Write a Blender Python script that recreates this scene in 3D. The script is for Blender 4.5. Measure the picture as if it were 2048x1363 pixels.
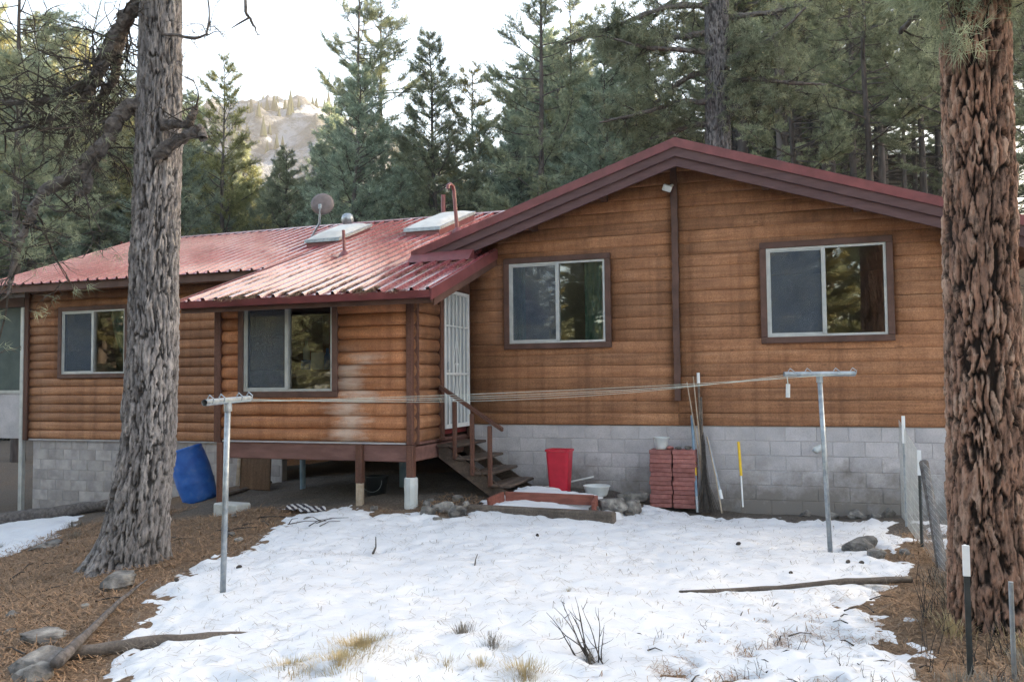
import bpy, math, random
import numpy as np
from mathutils import Vector, Matrix
random.seed(7); rng = np.random.default_rng(11)
scn = bpy.context.scene
for o in list(bpy.data.objects): bpy.data.objects.remove(o)
col = scn.collection

# ------------------------------------------------------------------ camera, sky, sun, exposure
YAW, PITCH, ROLL = 0.3357, 0.0471, -0.0105
cy, sy, cp, sp, cr, sr = math.cos(YAW), math.sin(YAW), math.cos(PITCH), math.sin(PITCH), math.cos(ROLL), math.sin(ROLL)
fw = Vector((-sy*cp, cy*cp, sp)); rt0 = Vector((cy, sy, 0)); up0 = Vector((sy*sp, -cy*sp, cp))
rt = rt0*cr + up0*sr; up = up0*cr - rt0*sr
cam = bpy.data.cameras.new('camera'); cam_o = bpy.data.objects.new('camera', cam); col.objects.link(cam_o)
cam.sensor_width = 36; cam.lens = 1700/2048*36; cam.clip_end = 4000; cam.clip_start = .05
cam_o.matrix_world = Matrix(((rt.x, up.x, -fw.x, 0), (rt.y, up.y, -fw.y, 0), (rt.z, up.z, -fw.z, 1.80), (0, 0, 0, 1)))
scn.camera = cam_o
SUN_AZ, SUN_EL = 50.0, 15.0        # degrees clockwise from +Y, above the horizon
world = bpy.data.worlds.new('World'); scn.world = world; world.use_nodes = True
wn = world.node_tree; wn.nodes.clear()
sky = wn.nodes.new('ShaderNodeTexSky'); sky.sky_type = 'NISHITA'; sky.sun_disc = False
sky.sun_elevation = math.radians(SUN_EL); sky.sun_rotation = math.radians(SUN_AZ)
sky.air_density = 1.0; sky.dust_density = 10.0; sky.ozone_density = 1.0; sky.altitude = 1800
bg = wn.nodes.new('ShaderNodeBackground'); bg.inputs[1].default_value = 0.15
wo = wn.nodes.new('ShaderNodeOutputWorld'); wn.links.new(sky.outputs[0], bg.inputs[0]); wn.links.new(bg.outputs[0], wo.inputs[0])
sl = bpy.data.lights.new('sun', 'SUN'); sl.energy = 5.0; sl.angle = math.radians(.53); sl.color = (1, .86, .66)
so = bpy.data.objects.new('sun', sl); col.objects.link(so)
sd = Vector((math.sin(math.radians(SUN_AZ))*math.cos(math.radians(SUN_EL)), math.cos(math.radians(SUN_AZ))*math.cos(math.radians(SUN_EL)), math.sin(math.radians(SUN_EL))))
so.rotation_euler = sd.to_track_quat('Z', 'Y').to_euler(); so.location = sd*60
scn.view_settings.view_transform = 'Standard'; scn.view_settings.look = 'None'
scn.view_settings.exposure = 2.7; scn.view_settings.gamma = 1.0; scn.view_settings.use_curve_mapping = False
scn.view_settings.use_white_balance = True; scn.view_settings.white_balance_temperature = 7900; scn.view_settings.white_balance_tint = 8   # camera balanced for open shade
scn.render.engine = 'CYCLES'; scn.cycles.use_denoising = True; scn.cycles.denoising_input_passes = 'RGB_ALBEDO_NORMAL'; scn.cycles.denoising_prefilter = 'NONE'; scn.cycles.sample_clamp_indirect = 1.2
scn.cycles.max_bounces = 6; scn.cycles.diffuse_bounces = 3; scn.cycles.glossy_bounces = 3; scn.cycles.transparent_max_bounces = 12; scn.cycles.transmission_bounces = 3

# ------------------------------------------------------------------ helpers
WO = {}
def link(o, parent=None, w=(0, 0, 0)):
    col.objects.link(o); WO[o.name] = Vector(w)
    if parent is not None:
        o.parent = parent; o.location = Vector(w) - WO[parent.name]
    else: o.location = w
    return o
def tag(o, label=None, cat=None, group=None, kind=None):
    if label: o['label'] = label
    if cat: o['category'] = cat
    if group: o['group'] = group
    if kind: o['kind'] = kind
    return o
def thing(name, loc, label, cat, group=None):
    o = bpy.data.objects.new(name, None); o.empty_display_size = .1
    link(o, None, loc); return tag(o, label, cat, group)
class MB:
    def __init__(s): s.v = []; s.f = []
    def add(s, vs, fs):
        n = len(s.v); s.v += [tuple(map(float, v)) for v in vs]; s.f += [tuple(i+n for i in f) for f in fs]; return s
    def box(s, a, b):
        (x0, y0, z0), (x1, y1, z1) = a, b
        return s.add([(x0,y0,z0),(x1,y0,z0),(x1,y1,z0),(x0,y1,z0),(x0,y0,z1),(x1,y0,z1),(x1,y1,z1),(x0,y1,z1)],
                     [(0,3,2,1),(4,5,6,7),(0,1,5,4),(1,2,6,5),(2,3,7,6),(3,0,4,7)])
    def bbox(s, c, size, rot=(0, 0, 0), bev=.012):
        # a box with chamfered edges, turned by euler rot about its centre
        m = Matrix.Rotation(rot[2], 3, 'Z') @ Matrix.Rotation(rot[1], 3, 'Y') @ Matrix.Rotation(rot[0], 3, 'X')
        hx, hy, hz = [t/2 for t in size]; b = min(bev, .45*min(size)); vs = []; idx = {}
        for sx in (-1, 1):
            for sy_ in (-1, 1):
                for sz in (-1, 1):
                    for ax in range(3):
                        p = [sx*(hx-b), sy_*(hy-b), sz*(hz-b)]; p[ax] += (sx, sy_, sz)[ax]*b
                        idx[(sx, sy_, sz, ax)] = len(vs); vs.append(Vector(c) + m @ Vector(p))
        fs = []
        g = lambda *k: idx[k]
        for t in (-1, 1):
            for ax in range(3):
                o_ = [i for i in range(3) if i != ax]; q = []
                for (p, r) in ((-1, -1), (1, -1), (1, 1), (-1, 1)):
                    k = [0, 0, 0]; k[ax] = t; k[o_[0]] = p; k[o_[1]] = r; q.append(g(k[0], k[1], k[2], ax))
                fs.append(tuple(q))
        for ax in range(3):
            o_ = [i for i in range(3) if i != ax]
            for p in (-1, 1):
                for r in (-1, 1):
                    def kk(e, a2):
                        k = [0, 0, 0]; k[ax] = e; k[o_[0]] = p; k[o_[1]] = r; return g(k[0], k[1], k[2], a2)
                    fs.append((kk(-1, o_[0]), kk(1, o_[0]), kk(1, o_[1]), kk(-1, o_[1])))
        for sx in (-1, 1):
            for sy_ in (-1, 1):
                for sz in (-1, 1): fs.append(tuple(g(sx, sy_, sz, a) for a in range(3)))
        return s.add(vs, fs)
    def tube(s, pts, radii, n=8, cap=True, jit=0):
        pts = [Vector(p) for p in pts]; k = len(pts)
        if not hasattr(radii, '__len__'): radii = [radii]*k
        ref = None; vs = []
        for i, p in enumerate(pts):
            t = (pts[min(i+1, k-1)] - pts[max(i-1, 0)])
            t = t.normalized() if t.length > 1e-9 else Vector((0, 0, 1))
            if ref is None: ref = t.orthogonal().normalized()
            ref = (ref - t*ref.dot(t)); ref = ref.normalized() if ref.length > 1e-6 else t.orthogonal().normalized()
            bi = t.cross(ref)
            for j in range(n):
                a = 2*math.pi*j/n; r = radii[i]*(1 + (random.uniform(-jit, jit) if jit else 0))
                vs.append(p + ref*(math.cos(a)*r) + bi*(math.sin(a)*r))
        fs = [(i*n+j, i*n+(j+1) % n, (i+1)*n+(j+1) % n, (i+1)*n+j) for i in range(k-1) for j in range(n)]
        if cap: fs += [tuple(range(n))[::-1], tuple(range((k-1)*n, k*n))]
        return s.add(vs, fs)
    def lathe(s, prof, n=24, c=(0, 0, 0), m=None):
        c = Vector(c); vs = []
        for r, z in prof:
            for j in range(n):
                p = Vector((r*math.cos(2*math.pi*j/n), r*math.sin(2*math.pi*j/n), z)); vs.append(c + (m @ p if m else p))
        fs = [(i*n+j, i*n+(j+1) % n, (i+1)*n+(j+1) % n, (i+1)*n+j) for i in range(len(prof)-1) for j in range(n)]
        return s.add(vs, fs)
    def prism(s, poly, ext):
        # closed polygon (3d points) swept along a vector
        n = len(poly); e = Vector(ext); vs = [Vector(p) for p in poly] + [Vector(p)+e for p in poly]
        return s.add(vs, [tuple(range(n))[::-1], tuple(range(n, 2*n))] + [(i, (i+1) % n, n+(i+1) % n, n+i) for i in range(n)])
def mesh(name, v, f, mat, smooth=False):
    me = bpy.data.meshes.new(name); me.from_pydata(v, [], f); me.update()
    if mat: me.materials.append(mat)
    if smooth: me.polygons.foreach_set('use_smooth', [True]*len(me.polygons))
    return me
def obj(name, mb, mat, parent=None, smooth=False, recalc=True, **k):
    v = np.array(mb.v); lo, hi = v.min(0), v.max(0); c = np.array([(lo[0]+hi[0])/2, (lo[1]+hi[1])/2, lo[2]])
    me = mesh(name, (v-c).tolist(), mb.f, mat, smooth)
    if recalc:
        import bmesh
        bm = bmesh.new(); bm.from_mesh(me); bmesh.ops.recalc_face_normals(bm, faces=bm.faces); bm.to_mesh(me); bm.free()
    o = link(bpy.data.objects.new(name, me), parent, tuple(c))
    return tag(o, **k)
def tri_mesh(name, V, nper, mat, attr=None):
    # fast triangle / quad soup: V is (n*nper, 3)
    me = bpy.data.meshes.new(name); n = len(V); nf = n//nper
    me.vertices.add(n); me.vertices.foreach_set('co', np.ascontiguousarray(V, dtype=np.float32).ravel())
    me.loops.add(n); me.loops.foreach_set('vertex_index', np.arange(n, dtype=np.int32))
    me.polygons.add(nf); me.polygons.foreach_set('loop_start', np.arange(0, n, nper, dtype=np.int32))
    me.update(calc_edges=True); me.validate()
    if attr is not None:
        a = me.attributes.new('tint', 'FLOAT', 'POINT'); a.data.foreach_set('value', attr.astype(np.float32))
    me.materials.append(mat); return me
def grid_mesh(name, P, mat, attrs=None, wrap=False):
    # P: (rows, cols, 3) -> smooth quad grid
    r, c = P.shape[:2]; me = bpy.data.meshes.new(name)
    me.vertices.add(r*c); me.vertices.foreach_set('co', np.ascontiguousarray(P, dtype=np.float32).ravel())
    idx = np.arange(r*c).reshape(r, c)
    if wrap: idx = np.concatenate([idx, idx[:, :1]], 1)
    q = np.stack([idx[:-1, :-1], idx[:-1, 1:], idx[1:, 1:], idx[1:, :-1]], -1).reshape(-1, 4).astype(np.int32)
    me.loops.add(q.size); me.loops.foreach_set('vertex_index', q.ravel())
    me.polygons.add(len(q)); me.polygons.foreach_set('loop_start', np.arange(0, q.size, 4, dtype=np.int32))
    me.update(calc_edges=True); me.polygons.foreach_set('use_smooth', [True]*len(q))
    for k, a in (attrs or {}).items():
        t = me.attributes.new(k, 'FLOAT', 'POINT'); t.data.foreach_set('value', a.ravel().astype(np.float32))
    me.materials.append(mat); return me
def h3(i, j, k, seed=0):
    n = (i.astype(np.int64)*374761393 + j.astype(np.int64)*668265263 + k.astype(np.int64)*2147483647 + seed*144665) & 0x7fffffff
    n = ((n ^ (n >> 13))*1274126177) & 0x7fffffff
    n = ((n ^ (n >> 16))*668265263) & 0x7fffffff
    return ((n ^ (n >> 15)) & 0xffffff)/float(0xffffff)
def noise(x, y, z=0.0, seed=0):
    x = np.asarray(x, float); y = np.asarray(y, float) + 0*x; z = np.asarray(z, float) + 0*x
    i, j, k = np.floor(x), np.floor(y), np.floor(z); u, v, w = x-i, y-j, z-k
    u, v, w = u*u*(3-2*u), v*v*(3-2*v), w*w*(3-2*w); r = 0
    for a in (0, 1):
        for b in (0, 1):
            for c in (0, 1):
                r = r + (u if a else 1-u)*(v if b else 1-v)*(w if c else 1-w)*h3(i+a, j+b, k+c, seed)
    return r*2-1
def fbm(x, y, z=0.0, o=4, seed=0):
    r, a, f = 0, 1.0, 1.0
    for q in range(o): r = r + a*noise(x*f, y*f, np.asarray(z)*f, seed+q); a *= .5; f *= 2.03
    return r
def sstep(a, b, x): t = np.clip((x-a)/(b-a), 0, 1); return t*t*(3-2*t)

# ------------------------------------------------------------------ materials (node based)
def newmat(name):
    m = bpy.data.materials.new(name); m.use_nodes = True; nt = m.node_tree
    return m, nt, nt.nodes['Principled BSDF']
def N(nt, typ, **k):
    n = nt.nodes.new(typ)
    for a, b in k.items(): setattr(n, a, b)
    return n
def ramp(nt, fac, stops):
    r = N(nt, 'ShaderNodeValToRGB'); e = r.color_ramp.elements
    while len(e) < len(stops): e.new(.5)
    for i, (p, c) in enumerate(stops): e[i].position = p; e[i].color = (*c, 1) if len(c) == 3 else c
    nt.links.new(fac, r.inputs[0]); return r.outputs[0]
def math_(nt, op, a, b=None, clamp=False):
    n = N(nt, 'ShaderNodeMath', operation=op, use_clamp=clamp)
    for i, t in enumerate((a, b)):
        if t is None: continue
        if isinstance(t, (int, float)): n.inputs[i].default_value = t
        else: nt.links.new(t, n.inputs[i])
    return n.outputs[0]
def mixc(nt, fac, a, b, mode='MIX'):
    n = N(nt, 'ShaderNodeMix', data_type='RGBA', blend_type=mode)
    for s, t in ((n.inputs[0], fac), (n.inputs[6], a), (n.inputs[7], b)):
        if isinstance(t, (int, float)): s.default_value = t
        elif isinstance(t, tuple): s.default_value = (*t, 1)
        else: nt.links.new(t, s)
    return n.outputs[2]
def coords(nt, scale=(1, 1, 1), kind='Object', rnd=True):
    tc = N(nt, 'ShaderNodeTexCoord'); v = tc.outputs[kind]
    if rnd:
        oi = N(nt, 'ShaderNodeObjectInfo'); ad = N(nt, 'ShaderNodeVectorMath', operation='ADD')
        ms = math_(nt, 'MULTIPLY', oi.outputs['Random'], 60.0)
        nt.links.new(v, ad.inputs[0]); nt.links.new(ms, ad.inputs[1]); v = ad.outputs[0]
    mp = N(nt, 'ShaderNodeMapping'); mp.inputs['Scale'].default_value = scale
    nt.links.new(v, mp.inputs[0]); return mp.outputs[0]
def ntex(nt, vec, scale, detail=5, rough=.6, dist=0):
    n = N(nt, 'ShaderNodeTexNoise'); n.inputs['Scale'].default_value = scale; n.inputs['Detail'].default_value = detail
    n.inputs['Roughness'].default_value = rough; n.inputs['Distortion'].default_value = dist
    nt.links.new(vec, n.inputs['Vector']); return n.outputs[0]
def bump(nt, b, h, strength, dist=.01):
    n = N(nt, 'ShaderNodeBump'); n.inputs['Strength'].default_value = strength; n.inputs['Distance'].default_value = dist
    nt.links.new(h, n.inputs['Height']); nt.links.new(n.outputs[0], b.inputs['Normal'])
def rand_tint(nt, c, amt):
    oi = N(nt, 'ShaderNodeObjectInfo'); f = math_(nt, 'MULTIPLY_ADD', oi.outputs['Random'], amt*2); f.node.inputs[2].default_value = 1-amt
    cc = N(nt, 'ShaderNodeCombineColor'); [nt.links.new(f, cc.inputs[i]) for i in range(3)]
    return mixc(nt, 1.0, c, cc.outputs[0], 'MULTIPLY')
def M(name, c1, c2, nscale=4, scale=(1, 1, 1), rough=.7, metallic=0, bmp=.2, bscale=None, spec=.4, tint=.08, c3=None, detail=6, lo=.35, hi=.65, bdist=.01):
    m, nt, b = newmat(name); v = coords(nt, scale); n = ntex(nt, v, nscale, detail)
    st = [(lo, c1), (hi, c2)] if c3 is None else [(lo, c1), ((lo+hi)/2, c2), (hi, c3)]
    c = ramp(nt, n, st)
    if tint: c = rand_tint(nt, c, tint)
    nt.links.new(c, b.inputs['Base Color']); b.inputs['Roughness'].default_value = rough; b.inputs['Metallic'].default_value = metallic
    b.inputs['Specular IOR Level'].default_value = spec
    if bmp: bump(nt, b, ntex(nt, v, bscale or nscale*4, 5) if bscale else n, bmp, bdist)
    return m
def wood(name, dark, mid, light, along='X', tint=.2, pale=False):
    m, nt, b = newmat(name)
    sc = {'X': (1.1, 16, 22), 'Y': (16, 1.1, 22), 'Z': (16, 16, 1.1)}[along]
    v = coords(nt, sc); g = ntex(nt, v, 1.0, 7, .65, .3)
    v2 = coords(nt, (.8, .8, .8)); big = ntex(nt, v2, 2.4, 3)
    c = ramp(nt, g, [(.25, dark), (.5, mid), (.78, light)])
    c = mixc(nt, ramp(nt, big, [(.35, (0, 0, 0)), (.7, (1, 1, 1))]), c, mixc(nt, .55, c, dark))
    # knots
    vk = coords(nt, {'X': (1, 2.2, 2.2), 'Y': (2.2, 1, 2.2), 'Z': (2.2, 2.2, 1)}[along])
    vo = N(nt, 'ShaderNodeTexVoronoi'); vo.inputs['Scale'].default_value = 2.6; nt.links.new(vk, vo.inputs['Vector'])
    kn = ramp(nt, vo.outputs['Distance'], [(.03, (1, 1, 1)), (.11, (0, 0, 0))])
    c = mixc(nt, math_(nt, 'MULTIPLY', kn, .55), c, tuple(t*.35 for t in dark))
    sp_ = ntex(nt, coords(nt, (1, 1, 1)), 55, 4, .8); c = mixc(nt, ramp(nt, sp_, [(.38, (.55, .55, .55)), (.58, (0, 0, 0))]), c, tuple(t*.55 for t in dark))
    run = ntex(nt, coords(nt, (2.6, 2.6, .5), 'Object', False), 2.2, 5, .7); c = mixc(nt, ramp(nt, run, [(.46, (0, 0, 0)), (.7, (.6, .6, .6))]), c, tuple(t*.6 for t in dark))
    c = rand_tint(nt, c, tint)
    if pale:   # finish worn off by splashing water on this part of the wall
        ge = N(nt, 'ShaderNodeNewGeometry'); sx = N(nt, 'ShaderNodeSeparateXYZ'); nt.links.new(ge.outputs['Position'], sx.inputs[0])
        oi = N(nt, 'ShaderNodeObjectInfo')
        ctr = math_(nt, 'MULTIPLY_ADD', oi.outputs['Random'], .45); ctr.node.inputs[2].default_value = -6.02
        d = math_(nt, 'ABSOLUTE', math_(nt, 'SUBTRACT', sx.outputs[0], ctr))
        d = math_(nt, 'MULTIPLY', d, -2.2); d = math_(nt, 'ADD', d, .75)
        zz = math_(nt, 'MULTIPLY', math_(nt, 'SUBTRACT', 2.32, sx.outputs[2]), 4.0, True)
        pn = ntex(nt, coords(nt, (2, 9, 9)), 1.6, 5, .6, .5)
        k = math_(nt, 'ADD', d, math_(nt, 'MULTIPLY', math_(nt, 'SUBTRACT', pn, .5), 1.6))
        k = math_(nt, 'MULTIPLY', math_(nt, 'MULTIPLY', k, zz), 1.5, True)
        c = mixc(nt, math_(nt, 'MULTIPLY', k, .58), c, mixc(nt, g, (.56, .42, .33), (.72, .62, .54)))
    nt.links.new(c, b.inputs['Base Color']); b.inputs['Roughness'].default_value = .62; b.inputs['Specular IOR Level'].default_value = .3
    bump(nt, b, g, .35, .006); return m
def foliage(name, c1, c2, trans=.35):
    m, nt, b = newmat(name); nt.nodes.remove(b)
    at = N(nt, 'ShaderNodeAttribute', attribute_name='tint'); oi = N(nt, 'ShaderNodeObjectInfo')
    c = ramp(nt, at.outputs['Fac'], [(0, c1), (1, c2)]); c = rand_tint(nt, c, .22)
    d = N(nt, 'ShaderNodeBsdfDiffuse'); t = N(nt, 'ShaderNodeBsdfTranslucent'); mx = N(nt, 'ShaderNodeMixShader'); mx.inputs[0].default_value = trans
    nt.links.new(c, d.inputs[0]); nt.links.new(c, t.inputs[0]); nt.links.new(d.outputs[0], mx.inputs[1]); nt.links.new(t.outputs[0], mx.inputs[2])
    nt.links.new(mx.outputs[0], nt.nodes['Material Output'].inputs[0]); return m
def bark(name, plate1, plate2, plate3, furrow):
    m, nt, b = newmat(name)
    a = N(nt, 'ShaderNodeAttribute', attribute_name='plate'); f = N(nt, 'ShaderNodeAttribute', attribute_name='furrow')
    v = coords(nt, (1, 1, .35)); n = ntex(nt, v, 28, 6, .7); n2 = ntex(nt, v, 2.0, 3)
    c = ramp(nt, a.outputs['Fac'], [(0, plate1), (.5, plate2), (1, plate3)])
    c = mixc(nt, ramp(nt, n2, [(.4, (0, 0, 0)), (.65, (.6, .6, .6))]), c, plate1)
    c = mixc(nt, ramp(nt, n, [(.36, (.8, .8, .8)), (.56, (0, 0, 0))]), c, furrow)
    c = mixc(nt, f.outputs['Fac'], c, furrow)
    nt.links.new(c, b.inputs['Base Color']); b.inputs['Roughness'].default_value = .9; b.inputs['Specular IOR Level'].default_value = .15
    bump(nt, b, n, .6, .012); return m
m_log = wood('stained_log_siding', (.21, .088, .043), (.43, .198, .098), (.56, .295, .165))
m_logy = wood('stained_log_siding_side', (.21, .088, .043), (.43, .198, .098), (.56, .295, .165), 'Y')
m_logbay = wood('worn_log_siding', (.32, .12, .055), (.58, .245, .112), (.70, .35, .185), pale=True)
m_trim = M('brown_trim_paint', (.075, .036, .026), (.13, .066, .05), 5, rough=.6, bmp=.15)
m_post = wood('brown_stained_post', (.09, .038, .026), (.16, .072, .05), (.2, .1, .075), 'Z')
m_beam = M('red_brown_beam', (.13, .062, .052), (.2, .1, .085), 3, (1, 4, 4), rough=.7)
m_fascia = M('maroon_fascia', (.085, .042, .042), (.125, .066, .066), 3, (1, 1, 6), rough=.65)
m_oldwood = wood('grey_weathered_wood', (.07, .055, .045), (.17, .135, .11), (.26, .21, .17))
m_tread = wood('weathered_tread', (.06, .042, .033), (.14, .1, .078), (.24, .19, .155), 'Y')
m_redwood = M('red_stained_board', (.17, .055, .04), (.27, .09, .065), 5, (1, 5, 5), rough=.75)
def metalroof(name):
    m, nt, b = newmat(name); v = coords(nt, (1, .35, 1)); n = ntex(nt, v, 3, 6, .65)
    c = ramp(nt, n, [(.3, (.22, .05, .058)), (.6, (.31, .085, .095)), (.8, (.42, .19, .19))])
    v2 = coords(nt, (1.2, 1.2, 1.2)); d = ntex(nt, v2, 7, 8, .75)
    c = mixc(nt, ramp(nt, d, [(.62, (0, 0, 0)), (.72, (.55, .55, .55))]), c, (.2, .13, .09))
    nt.links.new(c, b.inputs['Base Color']); b.inputs['Specular IOR Level'].default_value = .55
    nt.links.new(ramp(nt, d, [(.4, (.2, .2, .2)), (.75, (.42, .42, .42))]), b.inputs['Roughness'])
    b.inputs['Coat Weight'].default_value = 1.0; b.inputs['Coat Roughness'].default_value = .1; return m
m_roof = metalroof('red_painted_steel')
m_redmetal = M('red_flashing', (.15, .042, .044), (.22, .064, .066), 5, rough=.35, bmp=.05)
def blockmat(name, c1, c2, stain):
    m, nt, b = newmat(name); v = coords(nt, (1, 1, 1)); c = rand_tint(nt, ramp(nt, ntex(nt, v, 3, 6), [(.35, c1), (.65, c2)]), .09); g = ntex(nt, v, 60, 5)
    ge = N(nt, 'ShaderNodeNewGeometry'); sx = N(nt, 'ShaderNodeSeparateXYZ'); nt.links.new(ge.outputs['Position'], sx.inputs[0])
    wn_ = N(nt, 'ShaderNodeTexNoise'); wn_.inputs['Scale'].default_value = 1.7; wn_.inputs['Detail'].default_value = 7; wn_.inputs['Roughness'].default_value = .7; nt.links.new(ge.outputs['Position'], wn_.inputs['Vector'])
    k = math_(nt, 'SUBTRACT', math_(nt, 'MULTIPLY_ADD', wn_.outputs[0], 1.75), sx.outputs[2]); k.node.inputs[0].links[0].from_node.inputs[2].default_value = -.28
    c = mixc(nt, math_(nt, 'MULTIPLY', k, 2.2, True), c, stain); c = mixc(nt, ramp(nt, g, [(.3, (.35, .35, .35)), (.55, (0, 0, 0))]), c, tuple(t*.5 for t in c1))
    nt.links.new(c, b.inputs['Base Color']); b.inputs['Roughness'].default_value = .9; b.inputs['Specular IOR Level'].default_value = .25; bump(nt, b, g, .4, .01); return m
m_block = blockmat('painted_block', (.40, .385, .395), (.53, .505, .515), (.22, .2, .185))
m_blockraw = M('raw_block', (.27, .25, .245), (.42, .39, .375), 4, rough=.95, bmp=.4, bscale=60, tint=.16)
m_mortar = M('mortar', (.33, .315, .31), (.42, .40, .39), 8, rough=.95, bscale=50)
m_alum = M('aluminium_frame', (.42, .44, .435), (.54, .555, .545), 6, rough=.45, metallic=.35, bmp=0)
m_white = M('white_paint', (.66, .68, .68), (.78, .79, .79), 6, rough=.5, bmp=.03)
m_galv = M('galvanised_steel', (.25, .29, .32), (.42, .46, .49), 14, rough=.42, metallic=.55, bmp=.04)
m_dark = M('dark_steel', (.02, .025, .025), (.045, .05, .05), 9, rough=.5)
m_rust = M('dish_paint', (.12, .1, .1), (.19, .155, .15), 8, rough=.6)
m_drywall = M('interior_wall', (.3, .28, .25), (.36, .34, .3), 2, rough=.9, bmp=0)
m_redroom = M('interior_red', (.2, .03, .03), (.25, .04, .04), 2, rough=.9, bmp=0)
m_blue = M('blue_barrel_plastic', (.012, .09, .38), (.02, .14, .5), 6, rough=.45, bmp=.06, tint=0, c3=(.12, .2, .42), lo=.3, hi=.82)
m_red = M('red_bin_plastic', (.42, .012, .03), (.54, .02, .045), 6, rough=.42, bmp=.06, tint=0, c3=(.42, .1, .1), lo=.3, hi=.85)
m_whitep = M('white_plastic', (.5, .53, .53), (.66, .69, .69), 4, rough=.4, bmp=.02, tint=.05)
m_black = M('black_plastic', (.012, .016, .018), (.03, .034, .036), 5, rough=.4)
m_paver = M('red_concrete_paver', (.24, .085, .075), (.36, .15, .135), 12, rough=.9, bmp=.4, bscale=70, tint=.14)
m_conc = M('concrete', (.36, .37, .36), (.5, .5, .48), 6, rough=.9, bmp=.4, bscale=50)
m_rock = M('rock', (.075, .07, .066), (.16, .15, .14), 7, rough=.95, bmp=.9, bscale=22, c3=(.29, .275, .25), tint=.28)
m_curtain = M('green_curtain', (.14, .34, .3), (.24, .46, .41), 8, rough=.9, bmp=.1)
m_sheer = M('pale_curtain', (.4, .46, .44), (.52, .57, .55), 8, rough=.9, bmp=.1)
m_yellow = M('yellow_paint', (.7, .42, .02), (.8, .52, .03), 8, rough=.45, bmp=.03)
m_bluep = M('blue_grey_paint', (.12, .2, .27), (.19, .28, .36), 8, rough=.45, bmp=.03)
m_twig = M('dead_twig', (.03, .026, .023), (.08, .068, .06), 20, rough=.95)
m_stick = M('pale_stick', (.32, .25, .18), (.46, .38, .3), 14, rough=.9)
m_line = M('clothes_line', (.38, .45, .42), (.5, .57, .53), 6, rough=.6, bmp=0)
m_straw = M('dry_grass', (.36, .27, .14), (.56, .45, .26), 12, rough=.95, bmp=0)
m_weed = M('grey_weed', (.14, .122, .1), (.30, .265, .215), 12, rough=.95, bmp=0)
m_needle_dead = M('fallen_needles', (.11, .062, .036), (.46, .29, .175), 22, rough=.9, bmp=0, tint=0, lo=.3, hi=.7)
m_needle_snow = M('scattered_needles', (.10, .085, .07), (.42, .36, .3), 20, rough=.9, bmp=0, tint=0, lo=.3, hi=.7)
m_ply = wood('plywood', (.10, .055, .03), (.17, .1, .06), (.23, .145, .09), 'Z')
m_barkgrey = bark('grey_pine_bark', (.17, .16, .16), (.27, .252, .25), (.37, .345, .335), (.05, .045, .043))
m_barkred = bark('orange_pine_bark', (.24, .15, .115), (.37, .195, .132), (.52, .355, .27), (.013, .011, .01))
m_barkdark = bark('dark_pine_bark', (.10, .095, .098), (.16, .15, .152), (.23, .215, .21), (.03, .026, .026))
m_barkfar = M('far_bark', (.045, .038, .036), (.12, .1, .092), 6, (1, 1, .2), rough=.95, bmp=.5, tint=.25)
m_limb = M('gnarled_limb_bark', (.065, .056, .052), (.16, .142, .134), 18, (1, 1, 1), rough=.95, bmp=.8, bdist=.02)
m_pine = foliage('pine_needles', (.12, .145, .095), (.46, .50, .345), .42)
m_pineblue = foliage('blue_green_needles', (.105, .145, .108), (.41, .48, .37), .42)
m_gold = foliage('sun_tinted_needles', (.19, .185, .085), (.42, .39, .2), .5)  # yellow of low sunlight put into the needle colour
m_far = foliage('far_needles', (.14, .15, .065), (.44, .44, .22), .5)
m_farwood = foliage('hill_needles', (.035, .045, .03), (.08, .095, .06), .3)
def glassmat():
    m, nt, b = newmat('window_glass'); nt.nodes.remove(b)
    fr = N(nt, 'ShaderNodeFresnel'); fr.inputs[0].default_value = 2.35
    t = N(nt, 'ShaderNodeBsdfTransparent'); t.inputs[0].default_value = (.86, .9, .88, 1); g = N(nt, 'ShaderNodeBsdfGlossy'); g.inputs['Roughness'].default_value = .01
    v = coords(nt, (1, 1, 1)); bn = N(nt, 'ShaderNodeBump'); bn.inputs['Strength'].default_value = .004; bn.inputs['Distance'].default_value = .004
    nt.links.new(ntex(nt, v, 2.5, 2), bn.inputs['Height']); nt.links.new(bn.outputs[0], g.inputs['Normal'])
    mx = N(nt, 'ShaderNodeMixShader'); nt.links.new(fr.outputs[0], mx.inputs[0]); nt.links.new(t.outputs[0], mx.inputs[1]); nt.links.new(g.outputs[0], mx.inputs[2])
    nt.links.new(mx.outputs[0], nt.nodes['Material Output'].inputs[0]); return m
m_glass = glassmat()
def screenmat(name, c, a):
    m, nt, b = newmat(name); nt.nodes.remove(b); t = N(nt, 'ShaderNodeBsdfTransparent'); d = N(nt, 'ShaderNodeBsdfDiffuse'); d.inputs[0].default_value = (*c, 1)
    v = coords(nt, (1, 1, 1)); n = ntex(nt, v, 3, 4); f = math_(nt, 'MULTIPLY_ADD', n, .3); f.node.inputs[2].default_value = a-.15
    mx = N(nt, 'ShaderNodeMixShader'); nt.links.new(f, mx.inputs[0]); nt.links.new(t.outputs[0], mx.inputs[1]); nt.links.new(d.outputs[0], mx.inputs[2])
    nt.links.new(mx.outputs[0], nt.nodes['Material Output'].inputs[0]); return m
m_screen = screenmat('insect_screen', (.12, .15, .185), .5)
m_doorscreen = screenmat('door_screen', (.42, .45, .47), .86)
def snowmat():
    m, nt, b = newmat('snow'); v = coords(nt, (1, 1, 1), rnd=False); n = ntex(nt, v, 9, 8, .62); n2 = ntex(nt, v, 1.3, 3)
    nt.links.new(ramp(nt, n2, [(.3, (.64, .655, .68)), (.7, (.73, .74, .755))]), b.inputs['Base Color'])
    b.inputs['Roughness'].default_value = .7; b.inputs['Specular IOR Level'].default_value = .25; bump(nt, b, n, .28, .03); return m
m_snow = snowmat()
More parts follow.
